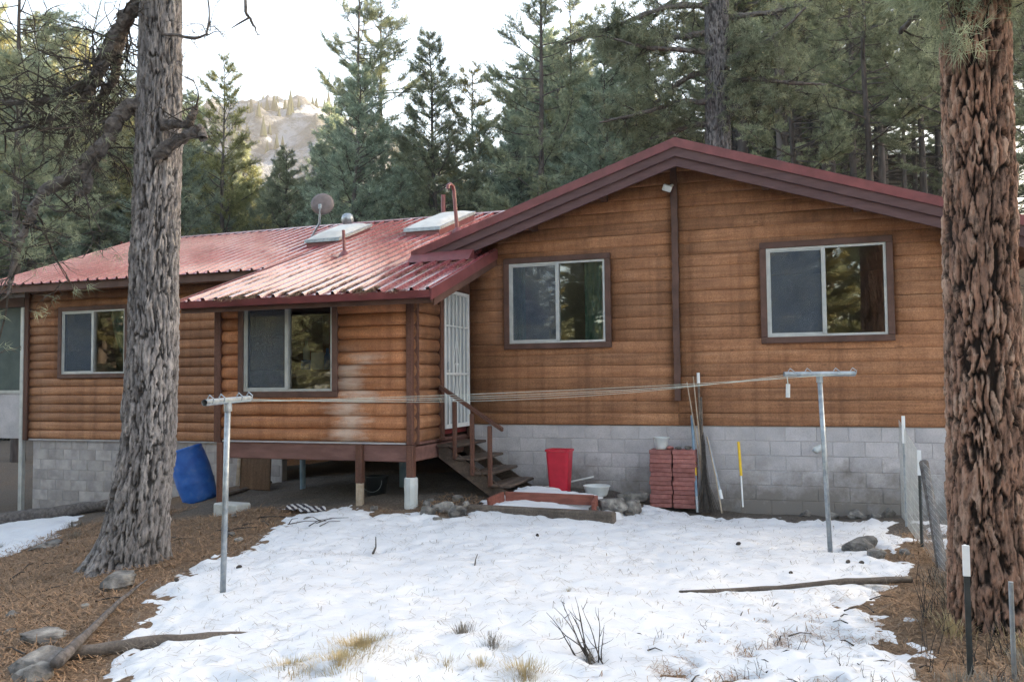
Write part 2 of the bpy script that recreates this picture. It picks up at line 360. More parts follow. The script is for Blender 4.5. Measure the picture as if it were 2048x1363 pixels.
def groundmat():
    m, nt, b = newmat('forest_floor'); v = coords(nt, (1, 1, 1), rnd=False)
    n = ntex(nt, v, 1.1, 5); n2 = ntex(nt, v, 38, 6, .75); n3 = ntex(nt, v, .5, 3)
    c = ramp(nt, n2, [(.28, (.06, .042, .03)), (.48, (.18, .118, .078)), (.7, (.34, .245, .17))])
    dirt = ramp(nt, n2, [(.3, (.06, .05, .043)), (.55, (.135, .117, .102)), (.75, (.25, .225, .2))])  # bare dirt, its colours also lowered to deepen the shade under the bay
    a = N(nt, 'ShaderNodeAttribute', attribute_name='dirt')
    k = math_(nt, 'ADD', a.outputs['Fac'], math_(nt, 'MULTIPLY', math_(nt, 'SUBTRACT', n, .5), .9), True)
    c = mixc(nt, k, c, dirt)
    s = N(nt, 'ShaderNodeAttribute', attribute_name='farsnow')
    ks = ramp(nt, math_(nt, 'ADD', n3, s.outputs['Fac']), [(1.42, (0, 0, 0)), (1.5, (1, 1, 1))])
    ks = ramp(nt, math_(nt, 'MULTIPLY', math_(nt, 'ADD', n3, s.outputs['Fac']), .5), [(.70, (0, 0, 0)), (.74, (1, 1, 1))])
    c = mixc(nt, ks, c, (.82, .84, .87))
    nt.links.new(c, b.inputs['Base Color']); b.inputs['Roughness'].default_value = .95; b.inputs['Specular IOR Level'].default_value = .1
    bump(nt, b, n2, .8, .03); return m
m_ground = groundmat()
def hillmat():
    m, nt, b = newmat('snowy_rock_hill'); v = coords(nt, (1, 1, 1.6), rnd=False)
    n = ntex(nt, v, .035, 8, .72, .4); n2 = ntex(nt, v, .12, 6, .7)
    c = ramp(nt, n, [(.42, (.035, .04, .055)), (.5, (.07, .078, .10)), (.58, (.17, .195, .25))])
    c = mixc(nt, ramp(nt, n2, [(.55, (0, 0, 0)), (.62, (.7, .7, .7))]), c, (.04, .045, .04))
    nt.links.new(c, b.inputs['Base Color']); b.inputs['Roughness'].default_value = .95; bump(nt, b, n2, .8, 3.0); return m
m_hill = hillmat()

# ------------------------------------------------------------------ terrain
CP = np.array([(-1.8,12.1,.02),(1.6,12.1,0),(-2.5,12.1,.17),(-4.5,12.0,.25),(-3.3,11.5,.18),(-5,10.24,.13),(-5.75,10.24,.14),(-7.7,10.1,0),(-7.5,11.6,.11),
 (-9.5,11.6,-.08),(-8.4,12,.04),(-12.5,12.9,-.5),(-14.2,12.9,-.66),(-15.5,13,-.75),(-4.76,6.1,0),(.16,9.5,0),(-1.7,4.9,0),(1.1,7,0),(1.05,9.9,.02),(-2.5,9,0),
 (-4.3,8.2,0),(-6.95,7.4,-.13),(-6,6.5,-.1),(-9.5,8.5,-.45),(-12,9.5,-.8),(-14,8,-1.1),(-8,5,-.45),(-7.1,5.9,-.28),(-5.2,4.2,-.12),(-3,3,0),(0,2,.05),(0,-5,0),
 (4,6,.1),(4,12,.1),(3,0,.1),(-6,0,-.3),(-12,0,-1.0),(-11.5,11.6,-.45),(-8,20,.2),(0,20,.3),(-14,20,-.5),(10,10,.5),(-20,10,-1.4)])
def tps_fit(P):
    n = len(P); d = np.hypot(P[:, None, 0]-P[None, :, 0], P[:, None, 1]-P[None, :, 1]); K = d*d*np.log(d+1e-9) + .02*np.eye(n)
    Q = np.c_[np.ones(n), P[:, :2]]; A = np.block([[K, Q], [Q.T, np.zeros((3, 3))]])
    return np.linalg.solve(A, np.r_[P[:, 2], 0, 0, 0])
TW = tps_fit(CP)
def tps(x, y):
    r = TW[-3] + TW[-2]*x + TW[-1]*y
    for i in range(len(CP)):
        d2 = (x-CP[i, 0])**2 + (y-CP[i, 1])**2; r = r + TW[i]*.5*d2*np.log(d2+1e-9)
    return r
UX, UY = math.sin(math.radians(35)), math.cos(math.radians(35))
def far_ground(x, y):
    s = x*UX + y*UY; l = x*UY - y*UX
    h = .40*np.maximum(0, s-17)*sstep(-62, -2, l); h = np.where(h < 46, h, 46+8*(1-np.exp(-(h-46)/8)))  # slope height and side fade shaped so the hillside shades the yard
    return -.4 + h - 4*sstep(-20, -90, x)*sstep(60, -20, s) + 1.2*fbm(x/19, y/19, 0, 3, 3)*sstep(20, 60, np.hypot(x+4, y-8))
def ground(x, y):
    x = np.asarray(x, float); y = np.asarray(y, float)
    w = sstep(15, 27, np.hypot(x+4, y-8)*1.0)
    near = np.clip(tps(np.clip(x, -22, 12), np.clip(y, -8, 21)), -2, 1.2)
    g = near*(1-w) + far_ground(x, y)*w
    return g + .035*fbm(x/.9, y/.9, 0, 3, 5)*(1-w) + .012*fbm(x/.16, y/.16, 0, 3, 9)
def gz(x, y): return float(ground(np.array([x]), np.array([y]))[0])
def axis(lo, hi, step, far, n):
    g = np.geomspace(step, far, n); g = np.cumsum(g*(far/np.sum(g)))
    return np.r_[(lo-g)[::-1], np.arange(lo, hi, step), hi+g]
gx = axis(-13.0, 3.2, .055, 650, 48); gy = axis(3.2, 13.4, .055, 650, 48)
GX, GY = np.meshgrid(gx, gy); GZ = ground(GX, GY)
SN = [(-4.25,4.18),(-4.54,4.41),(-4.95,5.04),(-5.57,6.0),(-6.15,7.09),(-5.93,7.8),(-6.38,9.12),(-6.6,9.95),(-5.93,10.0),(-4.62,9.95),(-4.25,10.3),(-4.2,10.75),(-3.75,11.45),(-2.75,11.35),
      (-2.3,11.1),(-2.2,11.75),(-1.48,11.62),(.45,11.62),(1.0,11.45),(1.0,9.69),(.91,8.62),(.62,7.93),(.52,7.02),(.66,6.43),(.7,5.71),(.8,2.0),(-3.6,2.0)]
SN2 = [(1.12,7.9),(1.12,11.6),(2.6,11.8),(4.5,11),(4.5,6.5),(2.2,6.4),(1.9,7.3)]
SN3 = [(-14.6,12.4),(-12.9,12.5),(-11.6,11.0),(-10.8,9.6),(-11.5,8.6),(-14.5,9.2),(-17,11)]
def sdist(poly, x, y):
    d = np.full(x.shape, 1e9); ins = np.zeros(x.shape, bool); n = len(poly)
    for i in range(n):
        (ax, ay), (bx, by) = poly[i], poly[(i+1) % n]; ex, ey = bx-ax, by-ay
        t = np.clip(((x-ax)*ex+(y-ay)*ey)/(ex*ex+ey*ey+1e-12), 0, 1); d = np.minimum(d, np.hypot(x-ax-t*ex, y-ay-t*ey))
        c = ((ay > y) != (by > y)) & (x < (bx-ax)*(y-ay)/(by-ay+1e-12)+ax); ins ^= c
    return np.where(ins, d, -d)
def terrace(x, y, soft=.03):
    e = y - (10.36 - .093*(x+3.25)); f = y - (10.76 - .04*(x+3.25))
    a = sstep(-4.22, -4.22+soft, x)*sstep(-2.28, -2.28-soft, x)*sstep(0, soft, e)*sstep(11.75, 11.2, y)
    b = sstep(-3.86, -3.86+soft, x)*sstep(-2.64, -2.64-soft, x)*sstep(0, soft, f)*sstep(11.75, 11.2, y)
    return .065*a + .085*b
dirt = sstep(9.7, 10.6, GY)*sstep(14, 13, GY)*sstep(-10.5, -8.5, GX) + .8*sstep(-10.5, -12, GX)
farsnow = .75*sstep(20, 45, np.hypot(GX+4, GY-8)) - .35*(np.hypot(GX+4, GY-8) < 20)
GZ = GZ + terrace(GX, GY, .12)*.75
gme = grid_mesh('ground', np.stack([GX, GY, GZ], -1), m_ground, {'dirt': np.clip(dirt, 0, 1), 'farsnow': farsnow})
tag(link(bpy.data.objects.new('ground', gme)), kind='structure')
def snow_sheet(name, poly, res, thick, patchy=None):
    p = np.array(poly); x = np.arange(p[:, 0].min()-.5, p[:, 0].max()+.5, res); y = np.arange(p[:, 1].min()-.5, p[:, 1].max()+.5, res)
    X, Y = np.meshgrid(x, y); d = sdist(poly, X, Y)
    nz = fbm(X/.35, Y/.35, 0, 4, 21); nf = fbm(X/.07, Y/.07, 0, 2, 33)
    e = d + .2*nz + .09*nf + .05*fbm(X/.12, Y/.12, 0, 3, 36)
    t = thick*(1.3*sstep(-.02, .45, e) - .3) + (.009*fbm(X/.9, Y/.9, 0, 3, 40) + .0025*fbm(X/.19, Y/.19, 0, 3, 44))*sstep(0, .4, e) + .004*nf
    for hx, hy, hr in ((-4.76, 6.1, .07), (.16, 9.5, .08), (.45, 9.6, .22), (.58, 9.22, .14), (-1.36, 5.4, .09), (-1.46, 11.66, .1), (-4.24, 10.0, .2), (-4.38, 8.2, .05), (-3.1, 7.75, .04)): t = t - .05*np.exp(-((X-hx)**2+(Y-hy)**2)/(hr*hr))     # melt hollows
    if patchy: t = t - patchy(X, Y, nz, nf)
    t = np.where(e < -.06, -.05, t)
    Z = ground(X, Y) + np.maximum(t, -.06) + terrace(X, Y)
    keep = (t > -.045)
    me = grid_mesh(name, np.stack([X, Y, Z], -1), m_snow)
    import bmesh
    bm = bmesh.new(); bm.from_mesh(me); bm.verts.ensure_lookup_table(); k = keep.ravel()
    bmesh.ops.delete(bm, geom=[bm.verts[i] for i in np.nonzero(~k)[0]], context='VERTS'); bm.to_mesh(me); bm.free()
    return tag(link(bpy.data.objects.new(name, me)), kind='structure')
def patch_near(X, Y, nz, nf):
    a = sstep(7.4, 5.4, Y)*sstep(-1.4, .3, X)       # thin, littered snow near the right fence
    b = sstep(6.0, 4.6, Y)*.55
    hole = sstep(.15, .55, fbm(X/.22, Y/.22, 0, 4, 55) + .15*nf)
    return .075*hole*np.clip(a + b, 0, 1)
snow_sheet('snow', SN, .033, .05, patch_near)
snow_sheet('snow', SN2, .06, .045); snow_sheet('snow', SN3, .06, .04)
# far hill across the valley
hill_pts = []
def hill_part(name, cx, cy_, r, h, n=300):
    a = np.linspace(-1.5, 1.5, n); A, B = np.meshgrid(a, a); X = cx + A*r; Y = cy_ + B*r
    Z = h*np.exp(-(A**2+B**2)**1.3*1.2) + h*.07*fbm(X/110, Y/110, 0, 3, 61) + h*.03*(1-2*np.abs(fbm(X/34, Y/34, 0, 4, 71))) + h*.02*fbm(X/6, Y/6, 0, 3, 75) - 12
    me = grid_mesh(name, np.stack([X, Y, Z], -1), m_hill); hill_pts.append(np.stack([X, Y, Z], -1)); return tag(link(bpy.data.objects.new(name, me)), kind='structure')
hill_part('hill', -285, 388, 215, 150); hill_part('hill', -470, 330, 210, 140)

# ------------------------------------------------------------------ the cabin
YG, YB, YL, XS, XBL = 12.146, 10.24, 13.0, -4.976, -8.05
house = thing('log_cabin', (-5, 14, 0), 'long single-storey log-sided cabin with red metal roof and front gable', 'cabin')
PROF = [(0, .002), (.04, .02), (.16, .036), (.36, .047), (.6, .046), (.8, .036), (.94, .02), (1, .004)]
def log_wall(name, O, ud, nrm, z0, course, zmax, ulim, holes, splits, mat, k=1.0):
    """a wall of separate rounded boards on a flat sheathing"""
    ud, nrm, O = Vector(ud), Vector(nrm), Vector(O); sheath = MB(); rows = []
    n = int(math.ceil((zmax-z0)/course))
    for i in range(n):
        za, zb = z0+i*course, min(z0+(i+1)*course, zmax); zm = (za+zb)/2
        lo, hi = ulim(zm)
        if hi-lo < .1: continue
        cuts = [(lo, hi)]
        for (h0, h1, g0, g1) in holes:
            ov = min(zb, g1)-max(za, g0)
            if ov > .5*(zb-za):
                cuts = [q for (a, b) in cuts for q in ((a, min(b, h0)), (max(a, h1), b)) if q[1]-q[0] > .02]
        for s in splits: cuts = [q for (a, b) in cuts for q in ([(a, s-.002), (s+.002, b)] if a < s < b else [(a, b)])]
        rows.append((za, zb, lo, hi, cuts))
    def P(u, z, p): return O + ud*u + Vector((0, 0, z)) + nrm*p
    wall_boards = []
    for za, zb, lo, hi, cuts in rows:
        l2, h2 = ulim(zb); l1, h1 = ulim(za)
        for a, b in cuts:
            sheath.add([P(a, za, -.02), P(b, za, -.02), P(b, zb, -.02), P(a, zb, -.02)], [(0, 1, 2, 3)])
            ns = max(2, int((b-a)/.7)+1); vs, fs = [], []; off = random.uniform(-.004, .004); wav = random.uniform(0, 9)
            pr = PROF
            for j in range(ns):
                t = j/(ns-1)
                for (q, p) in pr:
                    z = za+.001+(zb-za-.002)*q; L, H = ulim(z)
                    ua = L if abs(a-lo) < 1e-6 else a; ub = H if abs(b-hi) < 1e-6 else b
                    ub = max(ub, ua+.01); u = ua+(ub-ua)*t
                    vs.append(P(u, z+.003*math.sin(u*2.1+wav), k*(p+off+.003*math.sin(u*1.3+wav*2))))
            m = len(pr)
            for j in range(ns-1):
                for q in range(m-1): fs.append((j*m+q, (j+1)*m+q, (j+1)*m+q+1, j*m+q+1))
            c = len(vs)
            for t in (0, ns-1):
                vs += [vs[t*m] - nrm*.018, vs[t*m+m-1] - nrm*.018]
            fs.append(tuple(range(m)) + (c+1, c)); fs.append(tuple(range((ns-1)*m, ns*m)) + (c+3, c+2))
            fs += [(0, (ns-1)*m, c+2, c), (m-1, ns*m-1, c+3, c+1)]
            wall_boards.append((vs, fs))
    w = obj(name, sheath, m_trim, house, recalc=False)
    for vs, fs in wall_boards:
        o = obj('log_board', MB().add(vs, fs), mat, w)
        fl = [len(p.vertices) == 4 for p in o.data.polygons]; o.data.polygons.foreach_set('use_smooth', fl)
    return w
AX, AZ, SL = -1.66, 5.07, .333           # gable ridge and slope
def zg(x): return AZ - SL*abs(x-AX)
def zB(y): return 2.97 + .345*(y-9.75)
def zLf(y): return 3.79 + .373*(y-12.45)
XR = 2.0
def glim(z):
    d = (AZ-.125-z)/SL; return max(-4.93, AX-d), min(XR, AX+d)
W1 = (-4.26, -2.78, 2.36, 3.57); W2 = (-.52, .99, 2.36, 3.575); W3 = (-7.62, -6.17, 1.69, 2.9); W4 = (-13.98, -12.4, 2.03, 3.27)
log_wall('gable_wall', (0, YG, 0), (1, 0, 0), (0, -1, 0), 1.15, .172, 4.93, glim, [W1, W2], [-1.755], m_log, .32)
log_wall('bay_wall', (0, YB, 0), (1, 0, 0), (0, -1, 0), 1.0, .174, 2.93, lambda z: (XBL, XS), [W3], [], m_logbay, 1.1)
log_wall('bay_side_wall', (XS, 0, 0), (0, 1, 0), (1, 0, 0), 1.0, .174, 3.35, lambda z: (max(YB, YB+(z-3.0)/.345), 11.02), [], [], m_logy, 1.1)
log_wall('bay_end_wall', (XBL, 0, 0), (0, 1, 0), (-1, 0, 0), 1.0, .174, 3.9, lambda z: (max(YB, YB+(z-3.0)/.345), YL), [], [], m_logy)
log_wall('left_wall', (0, YL, 0), (1, 0, 0), (0, -1, 0), .75, .172, 3.86, lambda z: (-14.87, XBL-.02), [W4], [], m_log, .8)
log_wall('right_wall', (XR, 0, 0), (0, 1, 0), (1, 0, 0), 1.15, .172, 3.72, lambda z: (YG, 19.5), [], [], m_logy)
log_wall('left_end_wall', (-14.87, 0, 0), (0, 1, 0), (-1, 0, 0), .75, .172, 5.0, lambda z: (max(YL, 12.45+(z+.14-3.79)/.373), min(20, 20.55-(z+.14-3.79)/.373)), [], [], m_logy)
obj('back_wall', MB().box((-14.8, 20.0, -.6), (-4.9, 20.1, 3.7)).box((-4.93, 19.4, -.3), (XR-.01, 19.5, 3.75)), m_log, house)
obj('gable_side_wall', MB().box((-4.93, YG+.03, -.3), (-4.85, 19.4, 3.85)), m_trim, house)
# trim boards
def trim(vs_box, name='trim_board', mat=m_trim, parent=house): return obj(name, MB().bbox([(a+b)/2 for a, b in zip(*vs_box)], [b-a for a, b in zip(*vs_box)], bev=.006), mat, parent)
trim(((XS-.06, YB-.075, .97), (XS+.02, YB+.01, 2.93)), 'corner_post', m_post)
trim(((XS+.005, YB+.012, .97), (XS+.072, YB+.06, 2.98)), 'corner_post', m_post)
trim(((XBL-.06, YB-.072, .97), (XBL+.05, YB+.03, 2.93)), 'corner_post', m_post)
trim(((-8.6, YL-.07, .75), (-8.5, YL-.01, 3.8)))
trim(((-14.94, YL-.075, .72), (-14.83, YL+.03, 3.86)), 'corner_post', m_post)
trim(((XS+.02, 11.03, .98), (XS+.07, 11.13, 3.3)), 'door_post', m_post); trim(((XS+.02, 12.065, .98), (XS+.07, 12.125, 3.5)), 'door_post', m_post)
trim(((XS+.021, 11.131, 3.145), (XS+.068, 12.064, 3.45)), 'door_header', m_post)
# batten with chewed edges that covers the joint of the gable boards
bt = MB(); zs = np.linspace(1.5, 4.86, 60)
for sx, s in ((0, 1),):
    L = [(-1.80+random.uniform(-.008, .006), YG-.062, z) for z in zs]; R_ = [(-1.712+random.uniform(-.006, .008), YG-.062, z) for z in zs]
    vs = L + R_ + [(x, YG-.03, z) for x, y, z in L] + [(x, YG-.03, z) for x, y, z in R_]; n = len(zs); fs = []
    for i in range(n-1): fs += [(i, i+1, n+i+1, n+i), (i, 2*n+i, 2*n+i+1, i+1), (n+i, n+i+1, 3*n+i+1, 3*n+i)]
    bt.add(vs, fs + [(0, n, 3*n, 2*n), (n-1, 2*n-1, 4*n-1, 3*n-1)])
obj('batten', bt, m_trim, house)

def window(O, x0, x1, z0, z1, Yw, mullx, deep=.0):
    w = thing_part('window', ((x0+x1)/2, Yw, z0))
    t, pr = .085, .068
    for nm, a, b in (('trim_board', (x0-t, z1), (x1+t, z1+t)), ('trim_board', (x0-t, z0-t), (x1+t, z0)), ('trim_board', (x0-t, z0+.001), (x0, z1-.001)), ('trim_board', (x1, z0+.001), (x1+t, z1-.001))):
        trim(((a[0], Yw-pr, a[1]), (b[0], Yw-.001, b[1])), nm, m_trim, w)
    f = MB(); e = .032; ya, yb = Yw-.045+deep, Yw+.05+deep
    f.box((x0, ya, z0), (x1, yb, z0+e)).box((x0, ya, z1-e), (x1, yb, z1)).box((x0, ya+.001, z0+e), (x0+e, yb, z1-e)).box((x1-e, ya+.001, z0+e), (x1, yb, z1-e))
    obj('frame', f, m_alum, w)
    obj('mullion', MB().box((mullx-.026, ya-.012, z0+e-.005), (mullx+.026, yb-.03, z1-e+.005)), m_alum, w)
    s = MB(); q = .022
    s.box((x0+e, ya+.015, z0+e), (mullx-.03, ya+.03, z0+e+q)).box((x0+e, ya+.015, z1-e-q), (mullx-.03, ya+.03, z1-e)).box((x0+e, ya+.016, z0+e+q), (x0+e+q, ya+.03, z1-e-q))
    obj('screen_frame', s, m_alum, w)
    obj('insect_screen', MB().add([(x0+e, ya+.022, z0+e), (mullx-.03, ya+.022, z0+e), (mullx-.03, ya+.022, z1-e), (x0+e, ya+.022, z1-e)], [(0, 1, 2, 3)]), m_screen, w, recalc=False)
    obj('pane', MB().add([(x0+e, ya+.05, z0+e), (mullx-.03, ya+.05, z0+e), (mullx-.03, ya+.05, z1-e), (x0+e, ya+.05, z1-e)], [(0, 1, 2, 3)]), m_glass, w, recalc=False)
    obj('pane', MB().add([(mullx+.03, ya+.035, z0+e), (x1-e, ya+.035, z0+e), (x1-e, ya+.035, z1-e), (mullx+.03, ya+.035, z1-e)], [(0, 1, 2, 3)]), m_glass, w, recalc=False)
    return w
def thing_part(name, loc, parent=house):
    o = bpy.data.objects.new(name, None); o.empty_display_size = .1; return link(o, parent, loc)
window(None, *W1[:2], *W1[2:], YG, -3.5); window(None, *W2[:2], *W2[2:], YG, .215)
window(None, *W3[:2], *W3[2:], YB, -6.9); window(None, *W4[:2], *W4[2:], YL, -13.19)
# rooms behind the windows
def room(a, b, mat, name='room_lining'):
    (x0, y0, z0), (x1, y1, z1) = a, b
    return obj(name, MB().add([(x0,y0,z0),(x1,y0,z0),(x1,y1,z0),(x0,y1,z0),(x0,y0,z1),(x1,y0,z1),(x1,y1,z1),(x0,y1,z1)], [(0,1,2,3),(4,5,6,7),(1,2,6,5),(2,3,7,6),(3,0,4,7)]), mat, house, recalc=False)
room((-4.8, YG+.06, 1.2), (-1.76, 16, 3.72), m_drywall); room((-1.72, YG+.06, 1.2), (1.9, 16, 3.66), m_drywall)
room((-8.0, YB+.06, 1.04), (-5.03, 12.9, 2.99), m_redroom); room((-14.8, YL+.06, .8), (-8.1, 16.5, 3.8), m_drywall)

# foundations of separate blocks
BLK = {}
def block_mesh(w, mat, h=.192):
    k = (round(w, 3), mat.name)
    if k not in BLK:
        b = MB().bbox((0, 0, h/2), (w, .1, h), bev=.004); BLK[k] = mesh('block', b.v, b.f, mat)
    return BLK[k]
def block_wall(name, x0, x1, y, ztop, rows, mat, mort):
    f = obj(name, MB().box((x0, y+.007, ztop-rows*.2-.1), (x1, y+.15, ztop)), mort, house)
    for r in range(rows):
        u = x0 + (0 if r % 2 else -.2)
        while u < x1-.03:
            a, b = max(u, x0), min(u+.4, x1)
            if b-a > .03:
                o = bpy.data.objects.new('block', block_mesh(b-a-.009, mat)); link(o, f, ((a+b)/2, y+.050+random.uniform(-.0015, .0015), ztop-(r+1)*.2+.004))
            u += .4
    return f
block_wall('gable_foundation', -4.93, XR-.02, YG+.012, 1.146, 8, m_block, m_block)
block_wall('left_foundation', -14.75, -8.9, YL+.012, .745, 8, m_blockraw, m_mortar)
obj('side_foundation', MB().box((-4.92, YG+.2, -.4), (-4.75, 19.5, 1.14)).box((XR-.2, YG+.2, -.4), (XR-.03, 19.5, 1.14)), m_block, house)
obj('sill_flashing', MB().box((-14.9, YL-.03, .722), (XBL-.08, YL-.002, .747)).box((XBL+.06, YB-.035, .975), (XS-.09, YB-.004, .998)), m_mortar, house)
# floor of the bay on posts, joists and crawl space
obj('bay_floor', MB().box((XBL, YB, .94), (XS, YL, 1.0)).box((-14.8, YL+.16, .72), (-4.95, 20, .8)), m_beam, house)
obj('rim_beam', MB().bbox(((XBL+XS)/2, YB+.02, .857), (XS-XBL-.02, .06, .232)), m_beam, house)
obj('rim_beam', MB().bbox((XS-.03, 11.2, .857), (.06, 1.84, .23)), m_beam, house)
for i in range(6): obj('joist', MB().box((XBL+.3+i*.52, YB+.06, .76), (XBL+.35+i*.52, YL, .935)), m_beam, house)
def bay_post(x, zt, zb, m=m_post, w=.1): return obj('bay_post', MB().bbox((x, YB-.035, (zt+zb)/2), (w, .1, zt-zb), bev=.008), m, house)
bay_post(-8.0, .97, -.1); p2 = bay_post(-5.75, .97, .45); p3 = bay_post(-4.99, .965, .3)
obj('post_foot', MB().bbox((-5.752, YB-.035, .29), (.088, .09, .36)), m_stick, p2)
wr = MB(); wr.lathe([(.085, .12), (.092, .2), (.088, .33), (.094, .44), (.09, .56), (.07, .57)], 10, (-4.99, YB-.035, -.02)); obj('post_wrap', wr, m_whitep, p3)

# roofs
def sheet_profile(w, n):
    pts = []; p = w/n
    for i in range(n):
        u = i*p; pts += [(u, 0), (u+.06, 0), (u+.063, .003), (u+.075, .003), (u+.078, 0), (u+p*.62, 0), (u+p*.68, .04), (u+p*.82, .04), (u+p*.90, 0)]
    return pts + [(w, 0)]
def roof_panel(parent, P0, a, s, nr, mat=m_roof, n=4, w=.914, cache={}):
    a, s, nr = Vector(a), Vector(s), Vector(nr); key = (tuple(round(t, 4) for t in (*a, *s)), n, round(w, 3))
    if key not in cache:
        pr = sheet_profile(w, n); ns = 5; vs = []
        for j in range(ns):
            for u, h in pr: vs.append(a*u + s*(j/(ns-1)) + nr*h)
        m = len(pr); cache[key] = mesh('roof_panel', vs, [(j*m+i, j*m+i+1, (j+1)*m+i+1, (j+1)*m+i) for j in range(ns-1) for i in range(m-1)], mat)
    o = bpy.data.objects.new('roof_panel', cache[key]); link(o, parent, Vector(P0) + nr*random.uniform(0, .002)); return o
def slope_roof(name, deck, parent=house): return obj(name, deck, m_trim, parent)
nB = Vector((0, -.345, 1)).normalized(); nL = Vector((0, -.373, 1)).normalized()
def yz_deck(mb, x0, x1, y0, y1, zf, t=.1, g=.012):
    return mb.prism([(x0, y0, zf(y0)-g), (x0, y1, zf(y1)-g), (x0, y1, zf(y1)-t), (x0, y0, zf(y0)-t)], (x1-x0, 0, 0))
lowroof = slope_roof('low_roof', yz_deck(yz_deck(MB(), -8.32, -4.48, 9.8, 16.5, zB), -15.45, -8.33, 12.5, 16.5, zLf))
x = -4.45
while x > -8.3:
    roof_panel(lowroof, (x-.914 if x-.914 > -8.6 else -8.35, 9.72, zB(9.72)), (1, 0, 0), (0, 6.78, 6.78*.345), nB); x -= .914
x = -8.36-.914
while x > -16.2:
    roof_panel(lowroof, (x, 12.40, zLf(12.40)), (1, 0, 0), (0, 4.1, 4.1*.373), nL); x -= .914
x = -4.45
while x < -1.8:
    ym = 12.2 + max(0, (x+.2)+4.9)*.96*.333/.333; ym = min(ym, 15.9)
    roof_panel(lowroof, (x, ym, zB(ym)), (1, 0, 0), (0, 16.5-ym, (16.5-ym)*.345), nB); x += .914
backn = Vector((0, .373, 1)).normalized()
x = -16.0
while x < -2:
    roof_panel(lowroof, (x+.914, 20.6, 5.30-.373*4.1), (-1, 0, 0), (0, -4.1, 4.1*.373), backn); x += .914
obj('back_deck', MB().prism([(-15.45, 16.5, 5.28), (-15.45, 20.55, 5.28-.373*4.05), (-15.45, 20.55, 5.18-.373*4.05), (-15.45, 16.5, 5.18)], (12.5, 0, 0)), m_trim, lowroof)
rc = MB(); rc.prism([(-15.6, 16.36, 5.285), (-15.6, 16.5, 5.345), (-15.6, 16.64, 5.285), (-15.6, 16.63, 5.27), (-15.6, 16.5, 5.33), (-15.6, 16.37, 5.27)], (13.6, 0, 0)); obj('ridge_cap', rc, m_redmetal, lowroof)
def rake(p0, p1, h, t, mat, parent, name='rake_fascia', drop=0, dx=None):
    # board below the line p0-p1, thickness t along dx
    p0, p1 = Vector(p0), Vector(p1); d = Vector((0, 0, -drop)); hh = Vector((0, 0, -h))
    return obj(name, MB().prism([p0+d, p1+d, p1+d+hh, p0+d+hh], dx), mat, parent)
# bay roof: gutter, fascia, rakes
g = MB(); g.prism([(-8.38, 9.74, 2.945), (-8.38, 9.735, 2.86), (-8.38, 9.66, 2.86), (-8.38, 9.63, 2.95), (-8.38, 9.637, 2.95), (-8.38, 9.665, 2.868), (-8.38, 9.728, 2.868), (-8.38, 9.733, 2.945)], (3.93, 0, 0)); obj('gutter', g, m_redmetal, lowroof)
obj('eave_fascia', MB().box((-8.33, 9.742, 2.80), (-4.47, 9.79, 2.95)), m_trim, lowroof)
obj('soffit', MB().prism([(-8.3, 9.8, 2.83), (-8.3, YB-.01, 2.90), (-8.3, YB-.01, 2.93), (-8.3, 9.8, 2.86)], (3.8, 0, 0)), m_trim, lowroof)
rake((-4.46, 9.68, zB(9.68)+.03), (-4.46, 12.10, zB(12.10)+.03), .15, .02, m_redmetal, lowroof, dx=(.022, 0, 0))
rake((-4.475, 9.80, zB(9.80)-.1), (-4.475, 12.09, zB(12.09)-.1), .12, .02, m_trim, lowroof, dx=(.022, 0, 0))
rake((-8.37, 9.72, zB(9.72)+.03), (-8.37, 14.0, zB(14.0)+.03), .13, .02, m_redmetal, lowroof, dx=(.02, 0, 0))
obj('eave_fascia', MB().box((-15.45, 12.46, 3.63), (-8.36, 12.495, 3.775)), m_trim, lowroof)
rake((-15.5, 12.42, zLf(12.42)+.03), (-15.5, 16.5, 5.33), .16, .02, m_redmetal, lowroof, dx=(-.025, 0, 0))
obj('flashing', MB().prism([(-5.65, 11.45, zB(11.45)+.03), (-5.65, 11.62, zB(11.62)+.14), (-5.65, 11.66, zB(11.62)+.14), (-5.65, 11.66, zB(11.6))], (1.0, 0, 0)), m_redmetal, lowroof)
# gable roof
gr = MB(); XE, XEr, Y0, Y1 = -5.62, 2.92, 11.70, 19.9
gr.prism([(XE, Y0, zg(XE)-.012), (AX, Y0, AZ-.012), (AX, Y0, AZ-.12), (XE, Y0, zg(XE)-.12)], (0, Y1-Y0, 0)); gr.prism([(AX+.001, Y0, AZ-.012), (XEr, Y0, zg(XEr)-.012), (XEr, Y0, zg(XEr)-.12), (AX+.001, Y0, AZ-.12)], (0, Y1-Y0, 0))
groof = slope_roof('gable_roof', gr)
nl = Vector((-SL, 0, 1)).normalized(); nr_ = Vector((SL, 0, 1)).normalized(); y = 11.66
while y < 19.8:
    roof_panel(groof, (XE-.05, y+.914, zg(XE-.05)), (0, -1, 0), (AX-XE+.05, 0, (AX-XE+.05)*SL), nl)
    roof_panel(groof, (XEr+.05, y, zg(XEr+.05)), (0, 1, 0), (-(XEr+.05-AX), 0, (XEr+.05-AX)*SL), nr_); y += .914
obj('ridge_cap', MB().prism([(AX-.17, 11.6, AZ-.03), (AX, 11.6, AZ+.045), (AX+.17, 11.6, AZ-.03), (AX+.16, 11.6, AZ-.04), (AX, 11.6, AZ+.03), (AX-.16, 11.6, AZ-.04)], (0, 8.4, 0)), m_redmetal, groof)
